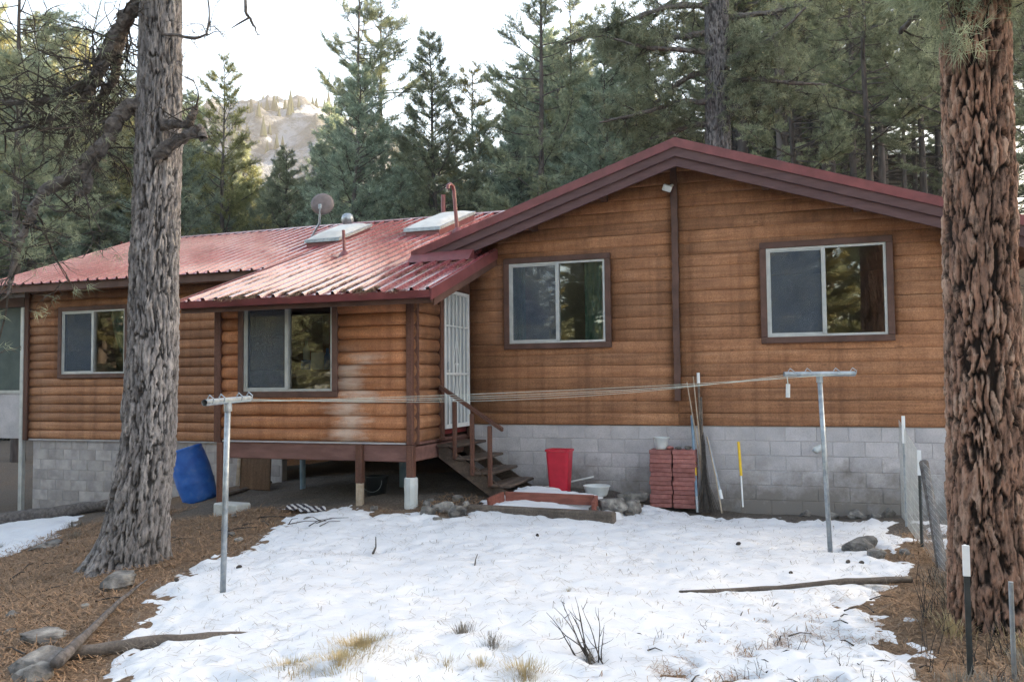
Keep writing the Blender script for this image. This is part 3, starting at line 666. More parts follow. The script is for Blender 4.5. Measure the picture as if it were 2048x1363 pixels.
for (xa, xb) in ((XE-.03, AX), (AX, XEr+.03)):
    pa, pb = (xa, 0, zg(xa)), (xb, 0, zg(xb)); A = lambda p, y: (p[0], y, p[2])
    rake(A(pa, 11.585), A(pb, 11.585), .125, 0, m_redmetal, groof, 'rake_flashing', -.035, (0, .018, 0))
    rake(A(pa, 11.61), A(pb, 11.61), .13, 0, m_fascia, groof, 'rake_fascia', .085, (0, .035, 0))
    rake(A(pa, 11.65), A(pb, 11.65), .14, 0, m_fascia, groof, 'rake_fascia', .205, (0, .04, 0))
obj('eave_fascia', MB().box((XE-.02, 11.71, zg(XE)-.2), (XE+.02, 12.6, zg(XE)-.02)), m_fascia, groof)
obj('eave_fascia', MB().box((XEr-.02, 11.71, zg(XEr)-.2), (XEr+.02, 19.9, zg(XEr)-.02)), m_fascia, groof)
for lx in (-3.85, -2.77, -.5, .66): obj('lookout_beam', MB().bbox((lx, 11.92, zg(lx)-.215), (.1, .46, .16)), m_trim, groof)
# enclosed porch at the far left end
po = thing_part('enclosed_porch', (-16.3, 13, -.7))
obj('panel', MB().box((-17.8, 13.0, .75), (-15.05, 13.06, 1.66)), m_block, po); obj('porch_screen', MB().box((-17.7, 13.03, 1.72), (-15.12, 13.04, 3.5)), M('porch_screen', (.035, .055, .052), (.06, .085, .08), 3, rough=.5), po)
for px in (-17.75, -16.45, -15.03): obj('post', MB().bbox((px, 13.0, 1.2), (.09, .1, 4.4)), m_alum, po)
obj('rail', MB().box((-17.7, 12.98, 1.661), (-15.08, 13.05, 1.719)), m_alum, po); obj('beam', MB().box((-17.8, 12.96, 3.41), (-14.99, 13.1, 3.6)), m_trim, po)
obj('porch_roof', MB().prism([(-18.2, 12.5, 3.62), (-18.2, 15.5, 3.95), (-18.2, 15.5, 4.0), (-18.2, 12.5, 3.67)], (2.65, 0, 0)), m_alum, po)
# security door
dr = thing_part('security_door', (XS+.04, 11.6, 1.13)); X1 = XS+.045
f = MB()
for a, b in (((11.14, 1.13), (11.18, 3.13)), ((12.02, 1.13), (12.06, 3.13)), ((11.18, 1.13), (12.02, 1.19)), ((11.18, 3.08), (12.02, 3.13)), ((11.18, 1.9), (12.02, 1.93)), ((11.18, 2.6), (12.02, 2.62))):
    f.box((X1, a[0], a[1]), (X1+.035, b[0], b[1]))
obj('frame', f, m_white, dr)
for yb in (11.32, 11.46, 11.60, 11.74, 11.88): obj('bar', MB().box((X1+.008, yb-.008, 1.191), (X1+.024, yb+.008, 3.079)), m_white, dr)
obj('screen_panel', MB().box((X1-.008, 11.181, 1.191), (X1-.004, 12.019, 3.079)), m_doorscreen, dr)
sc = MB()
for k in range(2):
    for s in (-1, 1): sc.tube([(X1+.016, 11.6+s*(.02+.1*math.sin(t*math.pi)), 1.55+t*.85) for t in np.linspace(0, 1, 14)], .006, 5) if k == 0 else sc.tube([(X1+.016, 11.6+s*(.05+.04*math.cos(t*7)), 1.98+.09*math.sin(t*7)) for t in np.linspace(0, 1, 14)], .006, 5)
obj('scroll_ornament', sc, m_white, dr); obj('handle', MB().bbox((X1+.05, 11.2, 2.03), (.04, .03, .12)), m_galv, dr)
obj('door_slab', MB().box((XS-.03, 11.14, 1.13), (XS+.0, 12.05, 3.13)), m_drywall, dr)
# floodlight under the gable
fl = thing('floodlight', (-1.78, YG-.1, 4.5), 'small white floodlight fixed under the gable peak', 'floodlight')
obj('housing', MB().bbox((-1.83, YG-.17, 4.5), (.13, .1, .09), (.3, .35, .2)), m_whitep, fl); obj('bracket', MB().tube([(-1.77, YG-.06, 4.56), (-1.8, YG-.13, 4.53)], .02, 6), m_whitep, fl)

# ------------------------------------------------------------------ things on the roof
def skylight(x0, x1, y0, y1, zf, label):
    t = thing('skylight', ((x0+x1)/2, (y0+y1)/2, zf((y0+y1)/2)), label, 'skylight', 'skylights in the low red roof')
    P = lambda x, y, h: (x, y, zf(y)+h)
    c = MB(); c.add([P(x0,y0,0),P(x1,y0,0),P(x1,y1,0),P(x0,y1,0),P(x0,y0,.13),P(x1,y0,.13),P(x1,y1,.13),P(x0,y1,.13)], [(0,1,5,4),(1,2,6,5),(2,3,7,6),(3,0,4,7)]); obj('curb', c, m_redmetal, t)
    e = .03; r = MB(); r.add([P(a, b, h) for h in (.105, .165) for a, b in ((x0-e,y0-e),(x1+e,y0-e),(x1+e,y1+e),(x0-e,y1+e))], [(0,1,5,4),(1,2,6,5),(2,3,7,6),(3,0,4,7),(4,5,6,7)]); obj('retaining_frame', r, m_galv, t)
    n = 14; A = np.linspace(0, 1, n); V = [P(x0+(x1-x0)*a, y0+(y1-y0)*b, .167+.075*(min(1, 5*min(a, 1-a))*min(1, 5*min(b, 1-b)))**.6) for b in A for a in A]
    obj('dome', MB().add(V, [(j*n+i, j*n+i+1, (j+1)*n+i+1, (j+1)*n+i) for j in range(n-1) for i in range(n-1)]), M('skylight_acrylic', (.44, .43, .4), (.56, .55, .51), 4, rough=.35, bmp=.02), t, True)
skylight(-9.1, -8.4, 14.1, 15.35, zLf, 'domed skylight on a red curb nearest the satellite dish')
skylight(-6.98, -6.3, 14.1, 15.8, zB, 'domed skylight on a red curb beside the hooked vent pipe')
v = thing('vent_pipe', (-7.33, 12.5, zB(12.5)), 'short straight red vent pipe low on the roof', 'vent pipe'); obj('pipe', MB().tube([(-7.33, 12.5, zB(12.5)-.05), (-7.35, 12.5, zB(12.5)+.45)], .028, 10), m_redmetal, v)
obj('boot', MB().lathe([(.11, -.02), (.09, .03), (.035, .1)], 12, (-7.33, 12.5, zB(12.5))), m_redmetal, v)
v = thing('vent_pipe', (-5.98, 14.2, zB(14.2)), 'tall red vent pipe with hooked top by the gable roof', 'vent pipe')
zz = zB(14.2); obj('pipe', MB().tube([(-5.98, 14.2, zz-.05), (-6.02, 14.2, zz+.4), (-6.05, 14.2, zz+.78), (-6.06, 14.18, zz+.85), (-6.08, 14.1, zz+.88), (-6.09, 14.03, zz+.84), (-6.09, 14.02, zz+.78)], .036, 10), m_redmetal, v); obj('boot', MB().lathe([(.12, -.03), (.1, .03), (.04, .1)], 12, (-5.98, 14.2, zz)), m_redmetal, v)
v = thing('vent_pipe', (-7.5, 17.0, 5.1), 'red vent pipe standing behind the roof ridge', 'vent pipe'); obj('pipe', MB().tube([(-7.5, 17, 5.0), (-7.5, 17, 5.9)], .05, 10), m_redmetal, v)
v = thing('roof_ventilator', (-9.16, 15.75, 5.02), 'round silver ball roof vent near the ridge', 'roof vent')
obj('ball', MB().lathe([(.001, .27), (.06, .262), (.11, .225), (.135, .16), (.13, .1), (.1, .04), (.08, .0)], 20, (-9.16, 15.75, 5.12)), m_galv, v, True); obj('collar', MB().lathe([(.08, -.12), (.08, .04)], 16, (-9.16, 15.75, 5.1)), m_galv, v)
v = thing('satellite_dish', (-9.5, 15.0, 4.75), 'dark oval satellite dish on a bent grey mast', 'satellite dish')
mt = Matrix.Rotation(math.radians(24), 3, 'Z') @ Matrix.Rotation(math.radians(78), 3, 'X')
obj('reflector', MB().lathe([(.001, .03), (.1, .024), (.18, .008), (.235, -.02), (.235, -.028), (.18, 0.0), (.1, .016), (.001, .022)], 32, (-9.28, 14.95, 5.45), mt), m_rust, v, True)
obj('mast', MB().tube([(-9.6, 15.0, 4.72), (-9.5, 15.0, 4.88), (-9.36, 14.97, 5.05), (-9.32, 14.92, 5.2), (-9.3, 14.9, 5.36)], .024, 8), m_galv, v); obj('clamp', MB().bbox((-9.3, 14.9, 5.38), (.07, .06, .1)), m_galv, v)
# needles blown onto the roof and into the gutter
def needle_soup(name, X, Y, Z, L, w, mat, nrm=None, lift=.2, kind='stuff', label=None):
    n = len(X); a = rng.uniform(0, 6.283, n); e = rng.normal(0, lift, n); d = np.stack([np.cos(a)*np.cos(e), np.sin(a)*np.cos(e), np.sin(e)], -1)*(L*rng.uniform(.5, 1.2, n))[:, None]
    s = np.stack([-np.sin(a), np.cos(a), 0*a], -1)*(w*rng.uniform(.6, 1.3, n))[:, None]; c = np.stack([X, Y, Z], -1)
    b = d*.5 + rng.normal(0, 1, (n, 3))*(L*.12)
    if nrm is not None:
        for q in (d, b): q[:, 2] -= (q @ np.array(nrm))/nrm[2]
    V = np.stack([c-s/2, c+s/2, c+b+s/2, c+d, c+b-s/2], 1)
    V = np.stack([V[:, 0], V[:, 1], V[:, 2], V[:, 4]], 1); V2 = np.stack([c+b-s/2, c+b+s/2, c+d+s*.3, c+d-s*.3], 1)
    me = tri_mesh(name, np.concatenate([V, V2], 0).reshape(-1, 3), 4, mat)
    return tag(link(bpy.data.objects.new(name, me)), label=label, kind=kind)
n = 10000; xs = rng.uniform(-8.3, -4.5, n); ys = 9.7 + np.abs(rng.normal(0, 1.0, n))*rng.choice([.12, 1.0, 2.2], n, p=[.4, .35, .25]); ys = np.clip(ys, 9.68, 15)
kp = fbm(xs/.5, ys/.4, 0, 3, 91) > -.05 + .25*(ys > 10.2); xs, ys = xs[kp], ys[kp]
needle_soup('roof_needles', xs, ys, zB(ys)+rng.uniform(.004, .03, len(xs)), .16, .008, m_needle_dead, nB, .1, label='brown pine needles drifted on the low roof edge')

# ------------------------------------------------------------------ wooden steps and handrail
st = thing('wooden_steps', (-4.4, 11.5, .15), 'weathered open wooden steps with handrail below the white door', 'steps')
for xa, xb, z in ((-4.94, -4.62, .93), (-4.68, -4.34, .745), (-4.46, -4.11, .56), (-4.21, -3.86, .39)):
    obj('tread', MB().bbox(((xa+xb)/2-.085, 11.475, z-.02), (.165, 1.07, .04), (random.uniform(-.01, .01), 0, random.uniform(-.01, .01))), m_tread, st); obj('tread', MB().bbox(((xa+xb)/2+.085, 11.475, z-.022), (.165, 1.07, .04), (0, .02, 0)), m_tread, st)
for y in (11.0, 11.94):
    obj('stringer', MB().prism([(-4.95, y, .88), (-4.8, y, .88), (-3.88, y, .26), (-3.88, y, .1), (-4.0, y, .1), (-4.95, y, .74)], (0, .045, 0)), m_tread, st)
for x, z0, z1 in ((-4.68, .72, 1.53), (-4.42, .5, 1.36), (-4.16, .36, 1.19)): obj('rail_post', MB().bbox((x, 10.955, (z0+z1)/2), (.062, .05, z1-z0)), m_post, st)
obj('handrail', MB().prism([(-4.9, 10.92, 1.755), (-3.98, 10.92, 1.165), (-3.98, 10.92, 1.115), (-4.9, 10.92, 1.705)], (0, .09, 0)), m_post, st)

# ------------------------------------------------------------------ rocks
def rock(x, y, s, label, group=None, z=None, flat=.65, name='rock', sink=.25, seed=None, mat=None):
    seed = seed or random.randint(1, 9999); n, m = 15, 22; th = np.linspace(0, math.pi, n)[:, None]; ph = np.linspace(0, 2*math.pi, m, endpoint=False)[None]
    D_ = np.stack([np.sin(th)*np.cos(ph), np.sin(th)*np.sin(ph), np.cos(th)+0*ph], -1)
    r = 1 + .35*fbm(D_[..., 0]*1.1+seed, D_[..., 1]*1.1, D_[..., 2]*1.1, 3, seed % 97)
    for q in range(7):      # planar facets
        nv = rng.normal(0, 1, 3); nv /= np.linalg.norm(nv); dd = rng.uniform(.62, .95); k = D_ @ nv; r = np.where(k > .15, np.minimum(r, dd/np.maximum(k, .15)), r)
    sx, sy_ = s*rng.uniform(.85, 1.25)/2, s*rng.uniform(.7, 1.05)/2; P = D_*r[..., None]*np.array([sx, sy_, s*flat/2]); a = rng.uniform(0, 6.28); P = P @ np.array([[math.cos(a), math.sin(a), 0], [-math.sin(a), math.cos(a), 0], [0, 0, 1]])
    me = grid_mesh(name, P, mat or m_rock, wrap=True); zz = (gz(x, y) if z is None else z)
    me.polygons.foreach_set('use_smooth', [False]*len(me.polygons))
    return tag(link(bpy.data.objects.new(name, me), None, (x, y, zz + s*flat*(.5-sink))), label, 'rock', group)
rock(.45, 9.6, .34, 'largest dark rock in the snow right of the clothes pole'); rock(.58, 9.22, .2, 'small brown rock just in front of the largest snow rock'); rock(.85, 9.35, .13, 'tiny dark stone half in snow near the wire fence')
rock(-4.24, 10.0, .3, 'dark angular rock at the left end of the timber step'); rock(-4.52, 10.18, .24, 'rounded pale rock left of the timber step', seed=77)
for x, y, s in ((-4.62, 9.9, .24), (-4.4, 9.72, .14), (-4.75, 10.2, .16), (-4.3, 10.45, .17), (-4.9, 10.6, .13), (-4.55, 10.75, .18), (-4.05, 9.85, .1)): rock(x, y, s, 'loose grey stone in the heap beside the wooden steps', 'stones heaped by the steps')
rock(-2.42, 10.75, .3, 'upright dark rock at the right end of the snowy terrace', z=.12, flat=.8); rock(-2.2, 10.95, .26, 'dark rock furthest right on the snowy terrace', z=.1, flat=.8); rock(-2.62, 10.6, .15, 'small brown rock on the terrace snow', z=.14)
rock(-2.35, 11.75, .42, 'low dirty boulder against the wall right of the basin', flat=.5)
rock(-6.28, 6.5, .42, 'flat mossy rock at the foot of the left pine', flat=.55); rock(-5.55, 5.0, .34, 'snow-dusted flat rock in needles at lower left', flat=.32); rock(-4.95, 4.45, .3, 'grey rock beside the branch butt at lower left', flat=.6); rock(-4.75, 4.25, .24, 'tan rock under the branch butt at lower left', flat=.7)
for x, y, s in ((.9, 11.95, .2), (.55, 11.98, .22), (.25, 11.9, .17), (-.1, 11.95, .15), (.75, 11.8, .14)): rock(x, y, s, 'stone lying along the block wall by the wire fence', 'stones along the right wall')
for x, y, s in ((-6.6, 8.6, .13), (-6.25, 8.3, .11), (-7.0, 9.0, .12), (-6.0, 9.35, .14), (-7.3, 9.6, .1), (-6.4, 9.55, .09), (-5.4, 9.95, .12), (-7.3, 8.0, .12), (-6.55, 5.6, .12), (-6.1, 5.2, .1), (-5.9, 5.75, .09)): rock(x, y, s, 'small pale stone scattered among brown needles', 'small stones in the needle litter')
rock(-10.2, 9.3, .5, 'low rock beside the far left snow patch', flat=.4)

# ------------------------------------------------------------------ timber terrace, logs, branches
def beam(name, p0, p1, w, h, mat, label, cat, bev=.02, parent=None):
    p0, p1 = Vector(p0), Vector(p1); d = p1-p0; c = (p0+p1)/2
    return obj(name, MB().bbox(c, (d.length, w, h), (0, -math.asin(d.z/d.length), math.atan2(d.y, d.x)), bev), mat, parent, **({'label': label, 'cat': cat} if label else {}))
zt = gz(-3.25, 10.3)
beam('timber', (-4.24, 10.37, zt+.045), (-2.26, 10.19, zt+.055), .13, .155, m_oldwood, 'weathered square timber edging the snowy step', 'timber')
zt = gz(-3.25, 10.7); fr = thing('step_frame', (-3.25, 10.6, zt), 'red stained board frame holding the upper snowy step', 'step frame')
beam('board', (-3.86, 10.745, zt+.155), (-2.64, 10.695, zt+.155), .045, .13, m_redwood, None, None, .006, fr); beam('board', (-3.89, 10.74, zt+.15), (-3.99, 10.43, zt+.10), .045, .14, m_redwood, None, None, .006, fr); beam('board', (-2.61, 10.7, zt+.15), (-2.59, 10.44, zt+.1), .045, .14, m_redwood, None, None, .006, fr)
def log(name, pts, r, label, cat='log', mat=m_oldwood, n=9, jit=.08):
    pts = [(x, y, gz(x, y)+dz) for x, y, dz in pts]; P = [Vector(p) for p in pts]; Q = []; R_ = []
    for i in range(len(P)-1):
        for t in np.linspace(0, 1, 7)[:-1]: Q.append(P[i].lerp(P[i+1], t) + Vector((random.gauss(0, r[0]*.05), random.gauss(0, r[0]*.05), random.gauss(0, r[0]*.05)))); R_.append(r[i]+(r[i+1]-r[i])*t)
    Q.append(P[-1]); R_.append(r[-1])
    return obj(name, MB().tube(Q, R_, n, True, jit), mat, None, True, label=label, cat=cat)
log('border_log', [(-1.05, 7.12, .05), (-.3, 7.55, .062), (.25, 7.82, .065), (.78, 8.1, .06)], [.016, .024, .03, .03], 'long thin weathered log across the snow at right')
log('border_log', [(-5.0, 4.6, .035), (-4.5, 4.85, .04), (-4.0, 5.12, .03), (-3.55, 5.4, .0)], [.05, .045, .036, .012], 'half-buried border log in snow at lower left')
log('fallen_branch', [(-4.62, 4.28, .12), (-5.0, 4.9, .1), (-5.5, 5.75, .07), (-6.02, 6.6, .05)], [.042, .028, .017, .007], 'long pale fallen branch along the left snow edge', 'branch', m_limb)
log('fallen_log', [(-14.2, 11.8, .1), (-13, 12.1, .12), (-12.0, 12.35, .12)], [.13, .12, .08], 'snow-capped log lying before the left foundation', 'log', m_limb)
def twig(pts, r, label, group=None, mat=m_twig):
    P = [(x, y, gz(x, y)+z) for x, y, z in pts]; return obj('twig', MB().tube(P, [r*(1-.6*i/(len(P)-1)) for i in range(len(P))], 5), mat, None, label=label, cat='twig', group=group)
twig([(-4.33, 7.95, .06), (-4.36, 8.05, .09), (-4.43, 8.2, .08), (-4.55, 8.42, .12)], .014, 'bent dark twig standing on the snow at centre left')
twig([(-3.05, 7.6, .06), (-3.1, 7.75, .08), (-3.14, 7.9, .1)], .008, 'short curved twig on the snow near the centre')
for q in range(7):
    x, y = -5.9+random.uniform(-.35, .35), 9.1+random.uniform(-.35, .3); a = random.uniform(0, 3.1); L = random.uniform(.15, .45)
    twig([(x, y, .06), (x+L*.5*math.cos(a), y+L*.5*math.sin(a), .09), (x+L*math.cos(a)+.04, y+L*math.sin(a), .07)], .007, 'dark broken twig at the upper left snow edge', 'twigs at the snow edge')
for q in range(26):
    x, y = random.uniform(-1.2, .6), random.uniform(4.9, 7.3); a = random.uniform(0, 3.1); L = random.uniform(.06, .2)
    twig([(x, y, .045), (x+L*.5*math.cos(a), y+L*.5*math.sin(a)+.01, .055), (x+L*math.cos(a), y+L*math.sin(a), .045)], .006, 'bit of dark bark or twig on thin snow at lower right', 'litter bits on the thin snow')
for q in range(46):
    x, y = random.uniform(-9, -5.2), random.uniform(4.6, 9.6)
    if sdist(SN, np.array([x]), np.array([y]))[0] > -.1 or math.hypot(x+6.98, y-7.42) < .6: continue
    a = random.uniform(0, 3.1); L = random.uniform(.12, .5); twig([(x, y, .015), (x+L*.5*math.cos(a), y+L*.5*math.sin(a), .035), (x+L*math.cos(a)+.03, y+L*math.sin(a), .015)], random.uniform(.005, .013), 'dead twig lying in the brown needles at left', 'twigs in the left needle litter')
def cone_at(x, y):
    z = gz(x, y)+.045; a = random.uniform(0, 6.28); o = MB().lathe([(.003, -.028), (.014, -.018), (.02, 0), (.016, .018), (.004, .03)], 9, (x, y, z+.012), Matrix.Rotation(a, 3, 'Z') @ Matrix.Rotation(1.3, 3, 'X')); obj('pine_cone', o, m_twig, None, label='small brown pine cone lying on the open snow', cat='pine cone', group='pine cones on the snow')
for x, y in ((-.2, 8.1), (-.75, 9.3), (.3, 8.7), (-2.9, 9.1), (-5.2, 6.9), (.42, 8.75), (-5.5, 6.4)): cone_at(x, y)

# ------------------------------------------------------------------ yard things
def lathe_thing(name, prof, c, mat, label, cat, tilt=None, n=28, extra=None):
    t = thing(name, c, label, cat); obj('shell', MB().lathe(prof, n, c, tilt), mat, t, True); return t
rm = MB(); bx, by, bz = -3.36, 11.62, .2
def rrect(hx, hy, z, r=.04, k=4):
    return [(bx+sx*(hx-r)+r*math.cos(a), by+sy_*(hy-r)+r*math.sin(a), z) for sx, sy_, a0 in ((1, 1, 0), (-1, 1, math.pi/2), (-1, -1, math.pi), (1, -1, 1.5*math.pi)) for a in np.linspace(a0, a0+math.pi/2, k)]
tb = thing('trash_bin', (bx, by, bz), 'tall bright red plastic bin standing by the block wall', 'bin')
R1 = [rrect(.13, .11, bz), rrect(.165, .14, bz+.56), rrect(.165, .14, bz+.6), rrect(.18, .155, bz+.605), rrect(.18, .155, bz+.635), rrect(.158, .133, bz+.63), rrect(.125, .105, bz+.05)]
k = len(R1[0]); obj('body', MB().add([p for q in R1 for p in q], [(i*k+j, i*k+(j+1) % k, (i+1)*k+(j+1) % k, (i+1)*k+j) for i in range(len(R1)-1) for j in range(k)] + [tuple(range((len(R1)-1)*k, len(R1)*k))]), m_red, tb)
obj('pipe', MB().tube([(-3.85, 11.75, .22), (-2.95, 11.95, .42)], .014, 7), m_whitep, None, label='thin white pipe lying behind the red bin', cat='pipe')
lathe_thing('basin', [(.001, .012), (.13, .0), (.15, .03), (.175, .125), (.19, .14), (.185, .147), (.168, .135), (.14, .03), (.001, .022)], (-2.8, 11.5, .21), m_whitep, 'white plastic basin sitting on the ground right of red bin', 'basin')
ORD = ['topmost', 'second from top', 'third from top', 'fourth from top', 'fifth from top', 'sixth from top', 'exactly midway', 'sixth from bottom', 'fifth from bottom', 'fourth from bottom', 'third from bottom', 'second from bottom', 'bottom one']
pv = MB().bbox((0, 0, .029), (.3, .3, .058), bev=.006); pvm = mesh('paver', pv.v, pv.f, m_paver)
for cx, lb in ((-1.96, 'left'), (-1.645, 'right')):
    for i in range(13):
        o = bpy.data.objects.new('paver', pvm); link(o, None, (cx+random.uniform(-.008, .008), 11.9+random.uniform(-.012, .012), .05+i*.0605)); o.rotation_euler = (random.uniform(-.006, .006), random.uniform(-.01, .01), random.uniform(-.03, .03))
        tag(o, 'flat red concrete paver, %s in the %s stack' % (ORD[12-i], lb), 'paver', 'pavers in the %s stack' % lb)
lathe_thing('bucket', [(.001, .006), (.075, .0), (.078, .02), (.105, .15), (.112, .155), (.112, .168), (.103, .168), (.072, .02), (.001, .014)], (-1.96, 11.86, .837), m_whitep, 'small white bucket on top of the left paver stack', 'bucket')
rock(-1.72, 11.86, .09, 'pale stone in the middle of the right paver stack top', z=.837, sink=.12); rock(-1.6, 11.86, .13, 'tan stone at the right edge of the paver stack top', z=.837, flat=.5, sink=.12); rock(-1.83, 11.83, .12, 'reddish lump between the two paver stacks', z=.837, flat=.5, mat=m_paver, sink=.12)
# leaning tools
t = thing('striped_pole', (-1.47, 11.72, .02), 'metal pole banded blue grey, yellow and white leaning on the wall', 'pole')
A, B = Vector((-1.46, 11.66, .02)), Vector((-1.56, 12.04, 1.3))
for nm, a, b, mt_ in (('lower_band', 0, .16, m_galv), ('grey_band', .16, .37, m_bluep), ('yellow_band', .37, .56, m_yellow), ('upper_band', .56, 1.0, m_bluep)):
    obj(nm, MB().tube([A.lerp(B, a), A.lerp(B, b-.002)], .019, 10), mt_, t)
t = thing('tall_pole', (-1.43, 12.0, .03), 'tall thin dark pole with white top against the wall', 'pole'); obj('shaft', MB().tube([(-1.42, 11.93, .02), (-1.46, 12.07, 1.75)], .016, 8), m_oldwood, t); obj('white_tip', MB().tube([(-1.461, 12.07, 1.745), (-1.463, 12.075, 1.89)], .022, 8), m_white, t)
for a, b, lb in (((-1.36, 11.8, .03), (-1.62, 12.06, 1.76), 'pale bamboo cane leaning from the twig broom to upper left'), ((-1.38, 11.78, .03), (-1.53, 12.05, 1.84), 'longest pale cane leaning beside the tall dark pole')):
    obj('cane', MB().tube([a, tuple((p+q)/2+.012 for p, q in zip(a, b)), b], [.012, .01, .007], 7), m_stick, None, label=lb, cat='cane')
t = thing('grey_pole', (-1.15, 11.8, .3), 'slim grey pole with white foot leaning left on the wall', 'pole'); obj('shaft', MB().tube([(-1.17, 11.75, .31), (-1.36, 12.08, 1.0)], .017, 8), m_galv, t); obj('white_foot', MB().tube([(-1.145, 11.71, .2), (-1.171, 11.752, .315)], .023, 8), m_white, t)
obj('stick', MB().tube([(-1.14, 11.66, .02), (-1.22, 11.8, .45), (-1.36, 12.06, 1.0)], .011, 6), m_stick, None, label='weathered stick crossing the twig broom to the ground', cat='stick')
t = thing('twig_broom', (-1.38, 11.75, .03), 'upside-down broom of dry twigs between the poles', 'broom'); tw = MB()
for q in range(70):
    bx_, by_ = random.gauss(-1.34, .07), random.gauss(11.7, .05); tw.tube([(bx_, by_, .02), (bx_*.4-1.39*.6, by_*.5+5.92, .35), (-1.4+random.gauss(0, .012), 11.92, .8+random.uniform(-.2, .3))], [.004, .004, .003], 4, False)
obj('twigs', tw, m_twig, t, kind='stuff'); obj('handle', MB().tube([(-1.4, 11.9, .7), (-1.43, 12.08, 1.55)], .013, 7), m_oldwood, t)
t = thing('marker_stake', (-.89, 11.85, .1), 'thin white stake with bright yellow upper half by the wall', 'stake'); obj('stake', MB().tube([(-.875, 11.75, .1), (-.9, 11.88, .5)], .011, 8), m_white, t); obj('yellow_sleeve', MB().tube([(-.899, 11.878, .495), (-.935, 12.02, .94)], .019, 8), m_yellow, t)
t = thing('vent_elbow', (.09, 12.1, .85), 'white plastic pipe elbow sticking out of the block wall', 'pipe elbow'); obj('elbow', MB().tube([(.13, 12.17, .87), (.13, 12.1, .87), (.1, 12.05, .865), (.06, 12.03, .85), (.045, 12.02, .82)], .045, 12), m_whitep, t, True)
# clothes poles and lines
def clothes_pole(base, top, ang, half, label, tips):
    t = thing('clothes_pole', base, label, 'clothes pole', 'two metal clothes poles'); b, p = Vector(base), Vector(top)
    obj('post', MB().tube([b - (p-b)*.1, p], .025, 14), m_galv, t, True); d = Vector((math.cos(ang), math.sin(ang), tips))
    obj('crossbar', MB().tube([p - d*half, p + d*half], .027, 14, False), m_galv, t, True); obj('coupling', MB().tube([p + Vector((0, 0, -.09)), p + Vector((0, 0, -.02))], .034, 12), m_galv, t)
    for s in (-.88, -.4, .4, .88):
        q = p + d*half*s; obj('hook', MB().tube([q + Vector((0, 0, .03)), q + Vector((.02, .0, .06)), q + Vector((.06, 0, .03)), q + Vector((.05, 0, -.01))], .006, 5), m_galv, t)
    return [p + d*half*s for s in (-.88, -.4, .4, .88)], t
La, tl = clothes_pole((-4.76, 6.1, gz(-4.76, 6.1)), (-4.67, 6.04, 1.66), math.radians(101), .4, 'steel T clothes pole nearest the left pine tree', .02)
Ra, tr = clothes_pole((.16, 9.5, gz(.16, 9.5)), (.10, 9.4, 1.84), math.radians(20), .37, 'leaning steel T clothes pole before the right window', .0)
for i, (a, b) in enumerate(zip((La[0], La[1], La[2], La[3]), (Ra[3], Ra[2], Ra[1], Ra[0]))):
    pts = [a.lerp(b, t) - Vector((0, 0, (.035+.03*i)*4*t*(1-t))) for t in np.linspace(0, 1, 24)]
    obj('clothes_line', MB().tube(pts, .0022, 4), m_line, None, label='%s of the four thin clothes lines strung between the poles' % ('nearest', 'second', 'third', 'furthest')[i], cat='clothes line', group='clothes lines')
t = thing('line_handle', (-.25, 9.27, 1.65), 'white plastic handle dangling from the right clothes pole', 'handle'); obj('grip', MB().tube([(-.215, 9.28, 1.60), (-.21, 9.28, 1.74)], .022, 9), m_whitep, t); obj('cord', MB().tube([(-.21, 9.28, 1.735), (-.22, 9.28, 1.84)], .005, 5), m_line, t)
# barrel, buckets and props under the bay
def tilt(ax, deg): return Matrix.Rotation(math.radians(deg), 3, ax)
bm_ = tilt('Y', -17) @ tilt('X', 6)
t = thing('barrel', (-9.75, 11.6, -.1), 'bright blue plastic barrel leaning beside the left pine', 'barrel')
pr = [(.001, .01), (.25, 0), (.275, .04), (.285, .15), (.297, .3), (.302, .33), (.297, .36), (.3, .5), (.302, .58), (.297, .62), (.285, .78), (.27, .86), (.275, .88), (.275, .91), (.25, .915), (.24, .895), (.001, .89)]
obj('drum', MB().lathe(pr, 36, (-9.48, 11.6, -.12), bm_), m_blue, t, True)
t = thing('bucket', (-5.9, 10.95, .12), 'black bucket with wire handle under the raised bay', 'bucket'); obj('pail', MB().lathe([(.001, .005), (.13, 0), (.165, .33), (.172, .33), (.172, .345), (.158, .345), (.125, .01)], 24, (-5.9, 10.95, .12)), m_black, t, True)
obj('wire_handle', MB().tube([(-5.9+.17*math.cos(a), 10.95-.17+.02*abs(math.sin(a)), .42-.17*math.sin(a)) for a in np.linspace(0, math.pi, 12)], .004, 5), m_galv, t)
obj('drain_pipe', MB().tube([(-5.92, 11.9, .1), (-5.92, 11.9, .95)], .09, 14), m_bluep, None, True, label='fat blue-grey drain pipe standing under the bay', cat='pipe')
obj('steel_prop', MB().tube([(-7.55, 11.6, .05), (-7.56, 11.6, .95)], .045, 10), m_bluep, None, label='pale blue steel prop under the bay floor', cat='prop')
t = thing('plywood_panel', (-8.73, 12.0, 0), 'brown plywood sheet propped under the bay at left', 'panel'); obj('sheet', MB().bbox((-8.72, 12.0, .42), (.6, .03, .75), (-.06, 0, 0)), m_ply, t); obj('batten', MB().bbox((-9.03, 11.97, .45), (.07, .03, .7), (-.06, .05, 0)), m_stick, t)
obj('crawl_wall', MB().box((-8.9, 18.6, -.3), (-4.95, 18.7, .72)), m_blockraw, house)
beam('footing_block', (-7.95, 10.12, .02), (-7.45, 10.0, .03), .25, .22, m_conc, 'pale concrete footing block by the left bay post', 'block')
beam('lumber', (-8.9, 11.3, .02), (-8.85, 12.6, .1), .1, .05, m_oldwood, 'grey plank lying under the house edge', 'plank')
